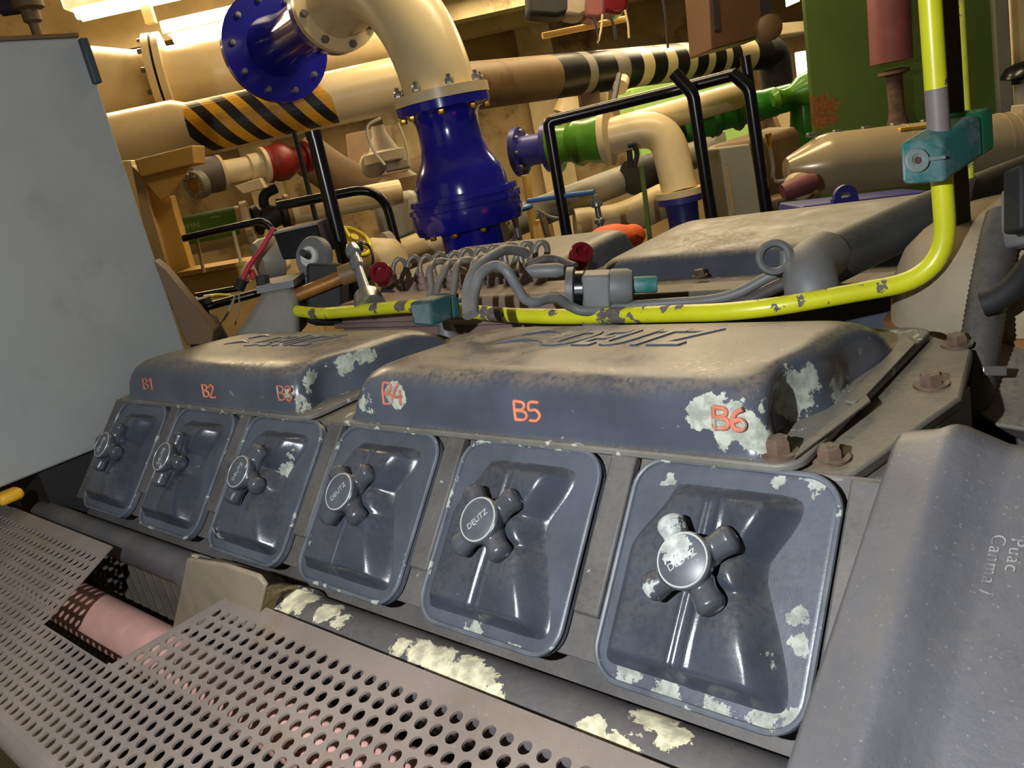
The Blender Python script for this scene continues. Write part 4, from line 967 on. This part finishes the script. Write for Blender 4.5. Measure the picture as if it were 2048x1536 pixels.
# ---- cream elbow and blue valve
V0 = 2.2; P0 = RV(884, 198, V0); ec = thing('cream_elbow', 'large cream pipe elbow curving down onto the blue valve', 'pipe elbow', P0)
zc = .72; Cn = Vector((P0.x, P0.y, zc)); DD = RV(556, 112, 3.05); DD.z = zc; E = Cn + (DD - Cn).normalized() * .48
lg_ = aim(E, Cn)
a0 = Cn + (E - Cn).normalized() * .325; b0 = P0.copy(); kq = .5523
a1, b1 = a0.lerp(Cn, kq), b0.lerp(Cn, kq)
ptsE = [E] + [a0 * (1 - t) ** 3 + a1 * 3 * t * (1 - t) ** 2 + b1 * 3 * t * t * (1 - t) + b0 * t ** 3 for t in [q / 24 for q in range(25)]]
build(MB().tube(ptsE, .091, 40), 'elbow_bend', M['cream'], ec)
build(MB().lathe(E, lg_, [(0, .09), (0, .128), (.024, .128), (.024, .09)], 40), 'flange', M['cream'], ec)
build(MB().lathe(P0 - ZZ * .004, ZZ, [(0, .09), (0, .122), (.024, .122), (.024, .09)], 40), 'flange', M['cream'], ec)
bolts(ec, P0 + ZZ * .020, ZZ, .108, 8, .010, .014, M['steel'], .3, .012)
bolts(ec, E + lg_ * .024, lg_, .111, 8, .011, .014, M['greypaint'], .2)
bs = thing('blue_spool', 'dark blue flanged spool piece with a large bolted disc, upper left of the elbow', 'pipe spool', RV(560, 180, 2.9))
D = E - lg_ * .50
build(MB().lathe(E - lg_ * .003, -lg_, [(0, .085), (0, .128), (.026, .128), (.028, .088), (.10, .078), (.36, .078), (.44, .09), (.505, .10), (.506, .182), (.53, .182), (.532, .09)], 44), 'spool_body', M['blue'], bs)
bolts(bs, E - lg_ * .508, lg_, .150, 10, .011, .014, M['steel'], .5, .01)
bv = thing('blue_valve', 'glossy royal blue bottle-shaped valve below the cream elbow', 'valve', P0 - ZZ * .42)
tp = P0 - ZZ * .005
build(MB().lathe(tp, -ZZ, [(0, .08), (0, .120), (.020, .120), (.024, .112), (.030, .088), (.045, .081), (.075, .079), (.105, .081), (.135, .088), (.160, .102), (.180, .113), (.205, .119), (.228, .120), (.230, .141), (.243, .143), (.245, .136), (.249, .136), (.250, .149), (.262, .149), (.264, .145), (.300, .145), (.318, .138), (.322, .084), (.33, .081), (.392, .082), (.398, .09), (.402, .128), (.424, .128), (.424, .08)], 56), 'valve_body', M['blue'], bv, ang=50)
bolts(bv, tp - ZZ * .022, -ZZ, .108, 8, .009, .011, M['brass'], .1)
bolts(bv, tp - ZZ * .319, -ZZ, .118, 10, .008, .009, M['brass'], .1)
bolts(bv, tp - ZZ * .402, ZZ, .110, 8, .010, .016, M['steel'], .3, .014)
build(MB().lathe(tp - ZZ * .424, -ZZ, [(0, .08), (0, .125), (.02, .125), (.02, .08), (.5, .08)], 36), 'lower_flange', M['bluedull'], bv)
single(TV([(762, 236, 2.5), (736, 252, 2.5), (739, 282, 2.5), (752, 308, 2.5), (770, 330, 2.5)], 3, 8), 'thin_tube', M['cream'], 'thin cream bent tube left of the blue valve', 'tube')
single(TV([(796, 246, 2.5), (812, 290, 2.5), (818, 330, 2.5)], 2.5, 8), 'thin_tube', M['cream'], 'thin straight cream tube close beside the blue valve', 'tube')
# dim machinery behind
dm_ = thing('dim_valve', 'dim greyish valve with conical yoke behind the blue valve', 'valve', RV(770, 380, 4.0))
build(MB().lathe(RV(772, 322, 4.0), ZZ, [(0, .10), (.04, .10), (.05, .07), (.12, .035), (.16, .03)], 24), 'yoke', M['mat_dim'], dm_)
build(slab([(768, 324), (816, 314), (820, 336), (772, 346)], 3.95, .1), 'yoke_plate', M['greypipe'], dm_, bevel=.01)
build(MB().lathe(RV(744, 330, 4.05), -FH + UH * .3, [(0, .06), (.05, .06), (.06, .04)], 20), 'side_cap', M['mat_dim'], dm_)
build(MB().lathe(RV(790, 345, 4.0), -ZZ, [(0, .07), (.03, .10), (.10, .10), (.13, .07), (.5, .07)], 24), 'valve_body', M['wood'], dm_)
single(TV([(600, 300, 4.4), (690, 360, 4.4), (760, 378, 4.4), (860, 350, 4.4)], 40, 24), 'dim_pipe', M['wood'], 'dim brown curved pipe in the shade behind the black post', 'pipe')
single(slab([(740, 400), (826, 380), (842, 470), (766, 500)], 3.7, .25), 'pale_pedestal', M['greypipe'], 'pale grey pedestal behind the bent black handrail', 'pedestal', bevel=.03)
single(slab([(690, 268), (780, 250), (800, 360), (700, 380)], 5.4, .3), 'wall_box', M['wood'], 'brown box in the shade behind the thin cream tubes', 'box', bevel=.01)
# ---- grey long pipe, blue lever, blue wheel
single(TV([(1000, 455, 2.9), (1250, 358, 3.2), (1420, 300, 3.4)], 30, 28), 'grey_pipe', M['greypipe'], 'long dull grey pipe slanting behind the black fence', 'pipe')
single(TV([(1262, 356, 3.1), (1345, 328, 3.2)], 34, 24), 'black_sleeve', M['fin'], 'black sleeve on the long grey pipe below the cream elbow', 'sleeve')
lv = thing('blue_lever', 'long blue lever arm with a small brass valve at its right end', 'lever', RV(1190, 460, 2.3))
build(TV([(1056, 402, 2.35), (1120, 393, 2.3), (1188, 384, 2.25)], 5, 12), 'lever_arm', M['ltblue'], lv)
build(MB().lathe(RV(1190, 390, 2.25), -ZZ, [(0, .008), (.012, .012), (.02, .016), (.03, .016), (.034, .008), (.06, .008), (.065, .014), (.075, .014), (.08, .008), (.14, .008)], 18), 'ball_valve', M['steel'], lv)
w2 = thing('handwheel', 'light blue flat handwheel right of the blue valve', 'handwheel', RV(1024, 440, 2.35))
c = RV(1026, 420, 2.35); r0 = mm(36, 2.35); e, g, nx = UH, FH, ZZ
build(MB().rings([[c + (e * math.cos(q) + g * math.sin(q)) * (r0 + .007 * math.cos(w)) + nx * .007 * math.sin(w) for w in [2 * PI * k / 8 for k in range(8)]] for q in [2 * PI * k / 36 for k in range(36)]], closed=True), 'wheel_rim', M['ltblue'], w2)
for k in range(4):
    q = PI / 2 * k + .3; build(MB().cyl(c, c + (e * math.cos(q) + g * math.sin(q)) * r0, .006, seg=8), 'spoke', M['ltblue'], w2)
build(MB().cyl(c - ZZ * .5, c + ZZ * .01, .01), 'stem', M['steel'], w2)
single(TV([(1076, 420, 2.3), (1092, 430, 2.3), (1110, 436, 2.3), (1128, 434, 2.3)], 3, 8), 'pale_string', M['greypipe'], 'pale string tied to the blue lever', 'string')
for k, (x, y, s) in enumerate(((1050, 350, 'left'), (1075, 440, 'right'))):
    single(TV([(x, y, 2.7), (x + 22, y + 140, 2.7)], 8, 12), 'ochre_bar', M['ochre'], 'upright ochre bar right of the blue valve, ' + s + ' one', 'bar')
single(TV([(1082, 424, 2.5), (1098, 480, 2.5)], 7, 12), 'brown_bar', M['brownpipe'], 'upright brown bar below the blue lever', 'bar')
# ---- orange bundle
m = MB()
for (x, y, r, sx, sy) in ((1222, 484, 44, 1.25, .8), (1190, 492, 34, 1.0, .7), (1262, 472, 30, 1.0, .8), (1220, 466, 26, 1.3, .6)):
    m.ball(RV(x, y, 1.72), mm(r, 1.72), 18, (sx, sx, sy))
ob = build(m, 'orange_helmet', M['orange'])
r = ob.modifiers.new('r', 'REMESH'); r.mode = 'VOXEL'; r.voxel_size = .004; r.use_smooth_shade = True
s = ob.modifiers.new('s', 'SMOOTH'); s.factor = .5; s.iterations = 4
apply_mods(ob); ob.data.materials.clear(); ob.data.materials.append(M['orange']); ob.data.shade_smooth()
ob.name = 'orange_bundle'; tag(ob, 'bright orange rounded bundle lying just beyond the far engine covers', 'bundle')
# ---- striped brown pipe
sp = thing('striped_pipe', 'brown overhead pipe with black and cream bands, upper middle', 'pipe', RV(1250, 170, 3.4))
a, b = RV(860, 182, 3.0), RV(1520, 106, 4.5)
def tx(px):                                     # parameter along a-b whose image is at px
    lo, hi = 0., 1.
    for _ in range(40):
        mid = (lo + hi) / 2; p = a.lerp(b, mid) - CAM; x = 1024 + FPX * p.dot(R0) / p.dot(R2)
        lo, hi = (mid, hi) if x < px else (lo, mid)
    return lo
cuts = [(860, 0), (1098, 1), (1150, 2), (1166, 1), (1206, 2), (1232, 1), (1258, 3), (1280, 1), (1306, 3), (1326, 1), (1350, 3), (1366, 1), (1388, 3), (1402, 1), (1424, 3), (1437, 1), (1456, 3), (1490, 1), (1520, 1)]
path, mats = [], []
for (x0, m0), (x1, m1) in zip(cuts, cuts[1:]):
    path.append(a.lerp(b, tx(x0))); mats.append(m0)
path.append(b)
build(MB().tube(path, .083, 36, mats=mats), 'pipe_run', [M['brownpipe'], M['band'], M['greypipe'], M['cream']], sp)
ax = aim(a, b); build(MB().tube(fillet([b, b + ax * .14, b + ax * .14 - ZZ * .25], .12, 8), .083, 28), 'end_elbow', M['dark'], sp)
build(slab([(1156, 150), (1196, 146), (1206, 262), (1170, 268)], 3.55, .08), 'hanger_plate', M['brownpipe'], sp, bevel=.004)
build(MB().cyl(RV(1240, 175, 3.5), RV(1245, 162, 3.6), .03), 'pipe_stub', M['creamdirty'], sp)
# ---- brown box, cables and fittings near the ceiling
bx = thing('brown_duct', 'brown sheet metal duct hanging from the ceiling, upper right of centre', 'duct', RV(1480, 90, 3.1))
build(slab([(1412, -60), (1540, -60), (1546, 66), (1424, 100)], 3.1, .3), 'duct_shell', M['brown'], bx, bevel=.006)
build(slab([(1418, -60), (1432, -60), (1442, 58), (1430, 60)], 3.09, .02), 'dark_slot', M['dark'], bx)
build(slab([(1520, -60), (1540, -60), (1544, 50), (1524, 40)], 3.09, .02), 'dark_slot', M['dark'], bx)
build(MB().lathe(RV(1532, 58, 3.1), -FH, [(0, .045), (.04, .045), (.05, .03)], 20), 'end_boss', M['wood'], bx)
for k, (x, y, w, h, mt, lab, nm) in enumerate(((1100, 4, 44, 30, 'dark', 'dark square fitting hanging at the top centre', 'dark_fitting'), (1152, 2, 26, 34, 'mat_dim', 'grey fitting between the dark fitting and the red one', 'grey_fitting'), (1190, 6, 24, 34, 'maroondull', 'brownish fitting beside the red ceiling fitting', 'brown_fitting'), (1232, 2, 26, 26, 'maroon', 'dark red fitting at the top centre, right of the others', 'red_fitting'))):
    single(slab([(x - w, y - 60), (x + w, y - 66), (x + w, y + h * .7), (x + w * .3, y + h), (x - w, y + h * .8)], 3.9, .2), nm, M[mt], lab, 'fitting', bevel=.02)
for k, (x0, y0, x1, y1, r, q) in enumerate(((1186, 30, 1198, 92, 2, 'leftmost'), (1205, 28, 1196, 86, 2, 'second from left'), (1220, 30, 1232, 78, 3, 'third from left'), (1250, 20, 1258, 76, 2, 'fourth from left'), (1322, -30, 1336, 96, 2.5, 'long one left of the brown duct'))):
    single(TV([(x0, y0, 3.6), ((x0 + x1) / 2 + 2, (y0 + y1) / 2, 3.6), (x1, y1, 3.6)], r, 6), 'hanging_cable', M['dark'] if k % 2 == 0 else M['creamdirty'], 'thin cable hanging above the striped pipe, ' + q, 'cable', 'cables hanging above the striped pipe')
single(TV([(1085, 72, 4.2), (1250, 38, 4.3)], 6, 8), 'cable_tray', M['ochre'], 'thin ochre cable tray below the dark ceiling fittings', 'cable tray')
# ---- black fence frames
def rail(pts, r, v, label, f=.05):
    single(TV([(x, y, vv) for x, y, vv in pts], r, 16, f), 'black_fence', M['black'], label, 'fence')
fn_ = thing('black_fence', 'black tubular fence frame with two bent posts, right of centre', 'fence', RV(1300, 480, 2.2))
build(TV([(1142, 520, 2.3), (1096, 243, 2.3), (1340, 183, 2.25), (1475, 148, 2.2)], 11, 16, .015), 'left_frame', M['black'], fn_)
build(TV([(1348, 146, 2.12), (1386, 188, 2.1), (1428, 470, 2.1)], 12, 18, .015), 'bent_post', M['black'], fn_)
build(TV([(1464, 146, 2.2), (1498, 176, 2.18), (1538, 460, 2.18)], 12, 18, .015), 'bent_post', M['black'], fn_)
build(TV([(1490, 112, 2.3), (1500, 178, 2.3)], 10, 14), 'top_stub', M['black'], fn_)
build(TV([(1238, 150, 3.0), (1226, 210, 2.5)], 5, 10), 'stay_rod', M['dark'], fn_)
# ---- grey enclosure with rounded face
en = thing('junction_enclosure', 'pale grey enclosure with rounded door framed by the black fence posts', 'enclosure', RV(1480, 450, 2.4))
q = quad_v([(1404, 296), (1506, 280), (1536, 436), (1432, 452)], 2.35); dz = (FH * .22 + UH * .22)
build(MB().prism(q, dz), 'enclosure_shell', M['brownpipe'], en, bevel=.02, bseg=4)
q2 = quad_v([(1412, 298), (1500, 287), (1528, 430), (1436, 444)], 2.338)
build(MB().prism(q2, FH * .012), 'door', M['boxgrey'], en, bevel=.012, bseg=4)
build(slab([(1452, 335), (1456, 334), (1470, 425), (1466, 426)], 2.335, .006), 'door_scratch', M['ochre'], en)
tn = thing('brown_tank', 'flat topped brown grey tank behind the enclosure', 'tank', RV(1560, 420, 2.6))
build(slab([(1440, 300), (1592, 252), (1604, 300), (1600, 400), (1500, 420)], 2.62, UH * .05 + FH * .35), 'tank_shell', M['brownpipe'], tn, bevel=.01)
single(TV([(1536, 275, 2.3), (1546, 330, 2.3), (1550, 362, 2.3), (1590, 360, 2.3), (1630, 384, 2.3)], 4, 10), 'thin_pipe', M['greypipe'], 'thin grey tube with brass top beside the enclosure', 'tube')
single(MB().lathe(RV(1537, 276, 2.29), ZZ, [(-.03, .006), (0, .006), (.004, .009), (.012, .009)], 14), 'brass_nipple', M['brass'], 'small brass nipple on the thin grey tube', 'nipple')
cl = thing('machine_clutter', 'small reddish brown pump parts below the beige cylinder', 'pump', RV(1580, 430, 2.15))
build(MB().lathe(RV(1565, 384, 2.15), UH + ZZ * .1, [(0, .02), (.03, .026), (.07, .026), (.09, .02)], 20), 'motor_end', M['maroondull'], cl)
build(MB().lathe(RV(1592, 372, 2.2), -FH, [(0, .035), (.04, .035), (.05, .02)], 20), 'pump_head', M['creamdirty'], cl)
build(slab([(1546, 398), (1640, 378), (1650, 420), (1550, 430)], 2.2, .1), 'pump_base', M['wood'], cl, bevel=.01)
# ---- small cream elbow line
se_ = thing('cream_elbow', 'small cream pipe elbow curving down in the middle right background', 'pipe elbow', RV(1355, 390, 2.8))
build(TV([(1212, 275, 2.85), (1330, 250, 2.8), (1360, 384, 2.75)], 34, 30, .20), 'elbow_bend', M['cream'], se_)
a, b = RV(1034, 305, 3.0), RV(1216, 274, 2.85); ax = aim(a, b); L = (b - a).length
build(MB().lathe(b - ax * .012, ax, [(0, .05), (0, .094), (.022, .094), (.03, .06)], 32), 'flange', M['cream'], se_)
pz = RV(1359, 384, 2.75); build(MB().lathe(pz, ZZ, [(-.012, .05), (-.012, .078), (.008, .078), (.008, .055)], 30), 'foot_flange', M['cream'], se_)
gc = thing('green_coupling', 'bright green flanged coupling between blue spool and cream elbow', 'coupling', a.lerp(b, .7) - ZZ * .1)
t1_ = (RV(1104, 293, 2.93) - a).dot(ax)
build(MB().lathe(a + ax * t1_, ax, [(0, .05), (0, .090), (.02, .090), (.024, .064), (.06, .060), (.08, .076), (.10, .082), (.125, .074), (L - t1_ - .05, .080), (L - t1_ - .015, .082), (L - t1_ - .014, .05)], 36), 'coupling_body', M['green'], gc)
bolts(gc, a + ax * t1_, -ax, .075, 8, .008, .01, M['greypaint'])
bsp = thing('blue_spool', 'small dark blue flanged spool left of the green coupling', 'pipe spool', a - ZZ * .1)
build(MB().lathe(a, ax, [(0, .04), (0, .084), (.020, .084), (.022, .052), (t1_ - .024, .052), (t1_ - .022, .084), (t1_ - .002, .084), (t1_ - .002, .04)], 34), 'spool_body', M['bluedull'], bsp)
bolts(bsp, a + ax * .021, ax, .07, 8, .007, .01, M['steel'])
b5 = thing('blue_cone', 'dull blue flanged reducer below the small cream elbow', 'reducer', pz - ZZ * .2)
build(MB().lathe(pz - ZZ * .013, -ZZ, [(0, .05), (0, .078), (.020, .078), (.024, .054), (.09, .050), (.14, .062), (.2, .085), (.22, .085)], 32), 'reducer_body', M['bluedull'], b5)
single(TV([(1150, 240, 4.3), (1168, 196, 4.3), (1160, 150, 4.3)], 46, 24), 'cream_pipe', M['cream'], 'wide pale cream pipe rising behind the green coupling', 'pipe')
single(TV([(1228, 262, 3.4), (1480, 190, 3.6)], 26, 22), 'cream_pipe', M['cream'], 'pale cream pipe behind the fence top rail', 'pipe')
bt = thing('black_bracket_valve', 'small black looped valve bracket hanging below the small cream elbow', 'bracket', RV(1265, 340, 2.7))
build(TV([(1256, 292, 2.7), (1268, 290, 2.7), (1274, 310, 2.7), (1268, 334, 2.7)], 5, 10), 'loop', M['dark'], bt)
build(TV([(1258, 300, 2.7), (1262, 336, 2.7)], 6, 10), 'stem', M['dark'], bt)
single(TV([(1283, 330, 2.6), (1300, 480, 2.6)], 5, 10), 'olive_rod', M['dgreen'], 'thin olive rod standing below the small cream elbow', 'rod')
single(TV([(1150, 452, 3.0), (1240, 440, 3.0), (1330, 400, 3.0)], 34, 22), 'cream_pipe', M['creamdirty'], 'grimy cream pipe low behind the orange bundle', 'pipe')
# ---- green pipework
gr = thing('green_pipework', 'dark green pipe with bulging couplings bending down by the green panel', 'pipe', RV(1500, 300, 3.7))
a, b = RV(1330, 262, 3.7), RV(1550, 203, 3.7); ax = aim(a, b); L = (b - a).length
pr = []
for k in range(41):
    t = k / 40; pr.append((L * t, .062 + .020 * max(0, math.sin(t * 5 * 2 * PI)) * (1 if .1 < t < .8 else .2)))
build(MB().lathe(a, ax, pr, 28), 'pipe_run', M['greenpipe'], gr)
build(MB().tube(fillet([b - ax * .02, b + ax * .13, RV(1606, 330, 3.7)], .16, 12), .058, 26), 'down_bend', M['greenpipe'], gr)
build(MB().lathe(RV(1545, 200, 3.62), UH + ZZ * .1, [(0, .03), (.02, .045), (.05, .03), (.08, .03), (.12, .06), (.2, .075), (.21, .05)], 26), 'branch_tee', M['green'], gr)
for k, (x, y, r) in enumerate(((1340, 268, 30), (1392, 256, 34))):
    build(MB().lathe(RV(x, y, 3.66), -FH, [(0, mm(r, 3.66)), (.06, mm(r, 3.66)), (.08, mm(r * .6, 3.66))], 24), 'valve_cap', M['dark' if k == 0 else 'greenpipe'], gr)
rl_ = thing('red_lever', 'thin red lever handle above the small cream elbow', 'lever', RV(1320, 240, 3.4))
build(TV([(1302, 234, 3.5), (1314, 226, 3.5), (1346, 233, 3.5)], 3.2, 8), 'lever_arm', M['red'], rl_)
build(MB().lathe(RV(1306, 232, 3.52), -FH, [(0, .02), (.02, .02)], 14), 'lever_hub', M['dark'], rl_)
single(slab([(1262, 176), (1500, 130), (1520, 320), (1286, 350)], 5.6, .5), 'green_cabinet', M['ltgreen'], 'light green cabinet far behind the fence', 'cabinet', bevel=.01)
single(slab([(1428, 268), (1450, 262), (1454, 286), (1432, 290)], 4.6, .05), 'white_card', M['white'], 'small white card in front of the light green cabinet', 'card')
single(slab([(1536, 48), (1622, 40), (1626, 62), (1540, 72)], 6.4, .3), 'cream_duct', M['cream'], 'cream duct on the far wall left of the dark green panel', 'duct', bevel=.01)
single(slab([(1545, 210), (1612, 200), (1632, 300), (1590, 320)], 6.0, .1), 'cream_board', M['cream'], 'bright cream board below the far wall lamp', 'board', bevel=.004)
for (q, lab) in (([(1594, 104), (1612, 101), (1616, 149), (1599, 153)], 'small bright lamp panel on the far wall by the dark green panel'), ([(1574, -20), (1600, -24), (1600, 2), (1577, 12)], 'bright lamp at the top edge left of the dark green panel')):
    t = thing('wall_lamp', lab, 'lamp', RV(q[0][0], q[2][1], 6.2))
    build(slab(q, 6.2, .05), 'lamp_panel', M['lit'], t, bevel=.004)
# ---- dark green panel and right background
single(slab([(1600, -80), (1984, -80), (2006, 420), (1640, 420)], 3.1, .02), 'green_partition', M['dgreen'], 'large dark green panel filling the upper right background', 'panel', bevel=.006)
single(slab([(1982, -80), (2014, -80), (2034, 300), (2004, 300)], 3.08, .1), 'grey_upright', M['greypipe'], 'grey steel upright at the right end of the dark green panel', 'upright', bevel=.006)
single(slab([(2016, -80), (2160, -80), (2180, 300), (2034, 300)], 3.5, .1), 'cream_partition', M['cream'], 'cream panel strip at the upper right edge', 'panel', bevel=.006)
bm_ = thing('mushroom_vent', 'black mushroom cap on a short grey stem at the right edge', 'vent', RV(2044, 215, 2.55))
build(MB().lathe(RV(2050, 165, 2.55), ZZ, [(0, .035), (.012, .036), (.02, .066), (.03, .064), (.05, .05), (.062, .02)], 28), 'cap', M['black'], bm_)
build(MB().lathe(RV(2052, 225, 2.55), ZZ, [(0, .03), (.10, .03)], 20), 'stem', M['greypipe'], bm_)
mr = thing('maroon_actuator', 'dull maroon cylinder with a rusty stem in front of the dark green panel', 'actuator', RV(1800, 265, 2.75))
build(MB().cyl(RV(1775, -60, 2.75), RV(1783, 124, 2.75), mm(38, 2.75), seg=32), 'cylinder', M['maroondull'], mr)
build(MB().lathe(RV(1787, 138, 2.75), -ZZ, [(0, mm(14, 2.75)), (.004, mm(28, 2.75)), (.014, mm(29, 2.75)), (.02, mm(16, 2.75))], 26), 'collar', M['wood'], mr)
build(MB().lathe(RV(1788, 150, 2.75), -ZZ, [(0, mm(15, 2.75)), (.10, mm(14, 2.75)), (.13, mm(16, 2.75)), (.15, mm(20, 2.75)), (.2, mm(20, 2.75))], 24), 'stem', M['rust'], mr)
# ---- beige cylinder and blue base
by = thing('beige_cylinder', 'long shiny beige metal cylinder with tapered end at the right', 'duct', RV(1800, 420, 2.3))
a, b = RV(1572, 338, 2.3), RV(2200, 266, 2.3); ax = aim(a, b); L = (b - a).length; R_ = mm(60, 2.3)
build(MB().lathe(a, ax, [(0, R_ * .34), (.01, R_ * .42), (.09, R_ * .92), (.12, R_), (L, R_)], 44), 'tapered_shell', M['beige'], by)
for x in (1803, 1990, 2012):
    t = (RV(x, 310, 2.3) - a).dot(ax); build(MB().lathe(a + ax * t, ax, [(0, R_), (0, R_ * 1.012), (.008, R_ * 1.012), (.008, R_)], 44), 'seam_band', M['beige'], by)
e = (ZZ - ax * ax.dot(ZZ)).normalized()
for x in (1622, 1675, 1732, 1790, 1850, 1960):
    t = (RV(x, 290, 2.3) - a).dot(ax); build(MB().obox(a + ax * t + e * R_ * .99, ax * .012, e * .006, ax.cross(e) * .008), 'clip', M['steel'], by, bevel=.002)
t = (RV(1806, 280, 2.3) - a).dot(ax)
build(MB().obox(a + ax * t + e * R_ * .86 - ax.cross(e) * R_ * .5 * (1 if ax.cross(e).dot(FH) > 0 else -1), ax * .035, e * .004, ax.cross(e) * .012), 'yellow_sticker', M['hazy'], by, bevel=.001)
build(MB().obox(a + ax * (t + .42) + e * R_ * 1.06, ax * .10, e * .012, ax.cross(e) * .03), 'latch', M['mat_dim'], by, bevel=.004)
bb_ = thing('blue_base_frame', 'dark blue base frame with a lifting eye below the beige cylinder', 'frame', RV(1720, 440, 1.78))
build(slab([(1606, 412), (1870, 382), (1874, 396), (1640, 470), (1600, 440)], 1.78, .14), 'frame_beam', M['bluedull'], bb_, bevel=.004)
c = RV(1690, 394, 1.76); rs = []
for q in [2 * PI * k / 30 for k in range(30)]:
    d = UH * math.cos(q) + ZZ * math.sin(q); ro, ri = mm(24, 1.76), mm(10, 1.76)
    rs.append([c + d * ri - FH * .006, c + d * ro - FH * .006, c + d * ro + FH * .006, c + d * ri + FH * .006])
build(MB().rings(rs, closed=True), 'lifting_eye', M['bluedull'], bb_)
build(slab([(1664, 398), (1718, 392), (1722, 420), (1668, 424)], 1.755, .012), 'eye_plate', M['bluedull'], bb_, bevel=.002)
single(slab([(1952, 428), (1984, 412), (2030, 404), (2034, 420), (1970, 436)], 1.6, .08), 'blue_cover', M['bluedull'], 'small dark blue cover edge behind the copper tube', 'cover', bevel=.004)
# ---- fitting hanging at the top left
tf = thing('hanging_fitting', 'dark brown nozzle fitting hanging at the top left corner', 'fitting', RV(60, 68, 1.9))
build(MB().lathe(RV(46, -20, 1.9), RV(74, 66, 1.9) - RV(46, -20, 1.9), [(0, .03), (.035, .03), (.04, .018), (.06, .018), (.065, .011), (.10, .009)], 20), 'nozzle', M['wood'], tf)
build(MB().lathe(RV(30, 10, 1.9), UH, [(-.03, .016), (.0, .018), (.03, .016)], 16), 'side_knob', M['dark'], tf)
LAMPS = [(-1.55, 3.9, 1.30, 1.0, 36), (-1.0, 4.4, 1.34, 1.2, 40), (.4, 3.4, 1.45, 1.2, 24), (.95, 4.0, 1.32, 1.4, 30), (1.6, 4.6, 1.35, 1.4, 46), (.9, 6.0, 1.30, 1.4, 50), (.55, 2.2, 1.50, 1.2, 18)]
# ------------------------------------------------------------------ camera object
cam = bpy.data.cameras.new('camera'); co = bpy.data.objects.new('camera', cam); COL.objects.link(co)
cam.sensor_fit = 'HORIZONTAL'; cam.sensor_width = 36; cam.lens = FPX / 2048 * 36; cam.clip_start = .01; cam.clip_end = 100
rot = Matrix((R0, -R1, -R2)).transposed()
co.matrix_world = Matrix.Translation(CAM) @ rot.to_4x4(); SC.camera = co
# ------------------------------------------------------------------ light
def lamp(kind, name, loc, energy, col, **kw):
    l = bpy.data.lights.new(name, kind); l.energy = energy; l.color = col
    for k, v in kw.items(): setattr(l, k, v)
    o = bpy.data.objects.new(name, l); COL.objects.link(o); o.location = loc; return o
fl = CAM - R0 * .29 - R1 * .06 - R2 * .02
lamp('POINT', 'camera_flash', fl, 31.0, (.95, .975, 1.), shadow_soft_size=.007)
WARM = (1., .79, .48)
def tubelight(u, v, z, L, e):
    o = lamp('AREA', 'fluorescent_lamp', RM(u, v, z), e, WARM, shape='RECTANGLE', size=L, size_y=.18)
    o.rotation_euler = (0, 0, math.atan2(UH.y, UH.x)); return o
for (u, v, z, L, e) in LAMPS: tubelight(u, v, z, L, e)
w = bpy.data.worlds.new('world'); SC.world = w; w.use_nodes = True
w.node_tree.nodes['Background'].inputs[0].default_value = (1., .80, .55, 1); w.node_tree.nodes['Background'].inputs[1].default_value = .05
SC.view_settings.view_transform = 'Standard'; SC.view_settings.look = 'None'; SC.view_settings.gamma = 1; SC.view_settings.exposure = .2
try: SC.view_settings.use_curve_mapping = False
except Exception: pass
SC.cycles.use_denoising = True; SC.cycles.max_bounces = 8; SC.cycles.sample_clamp_indirect = 6
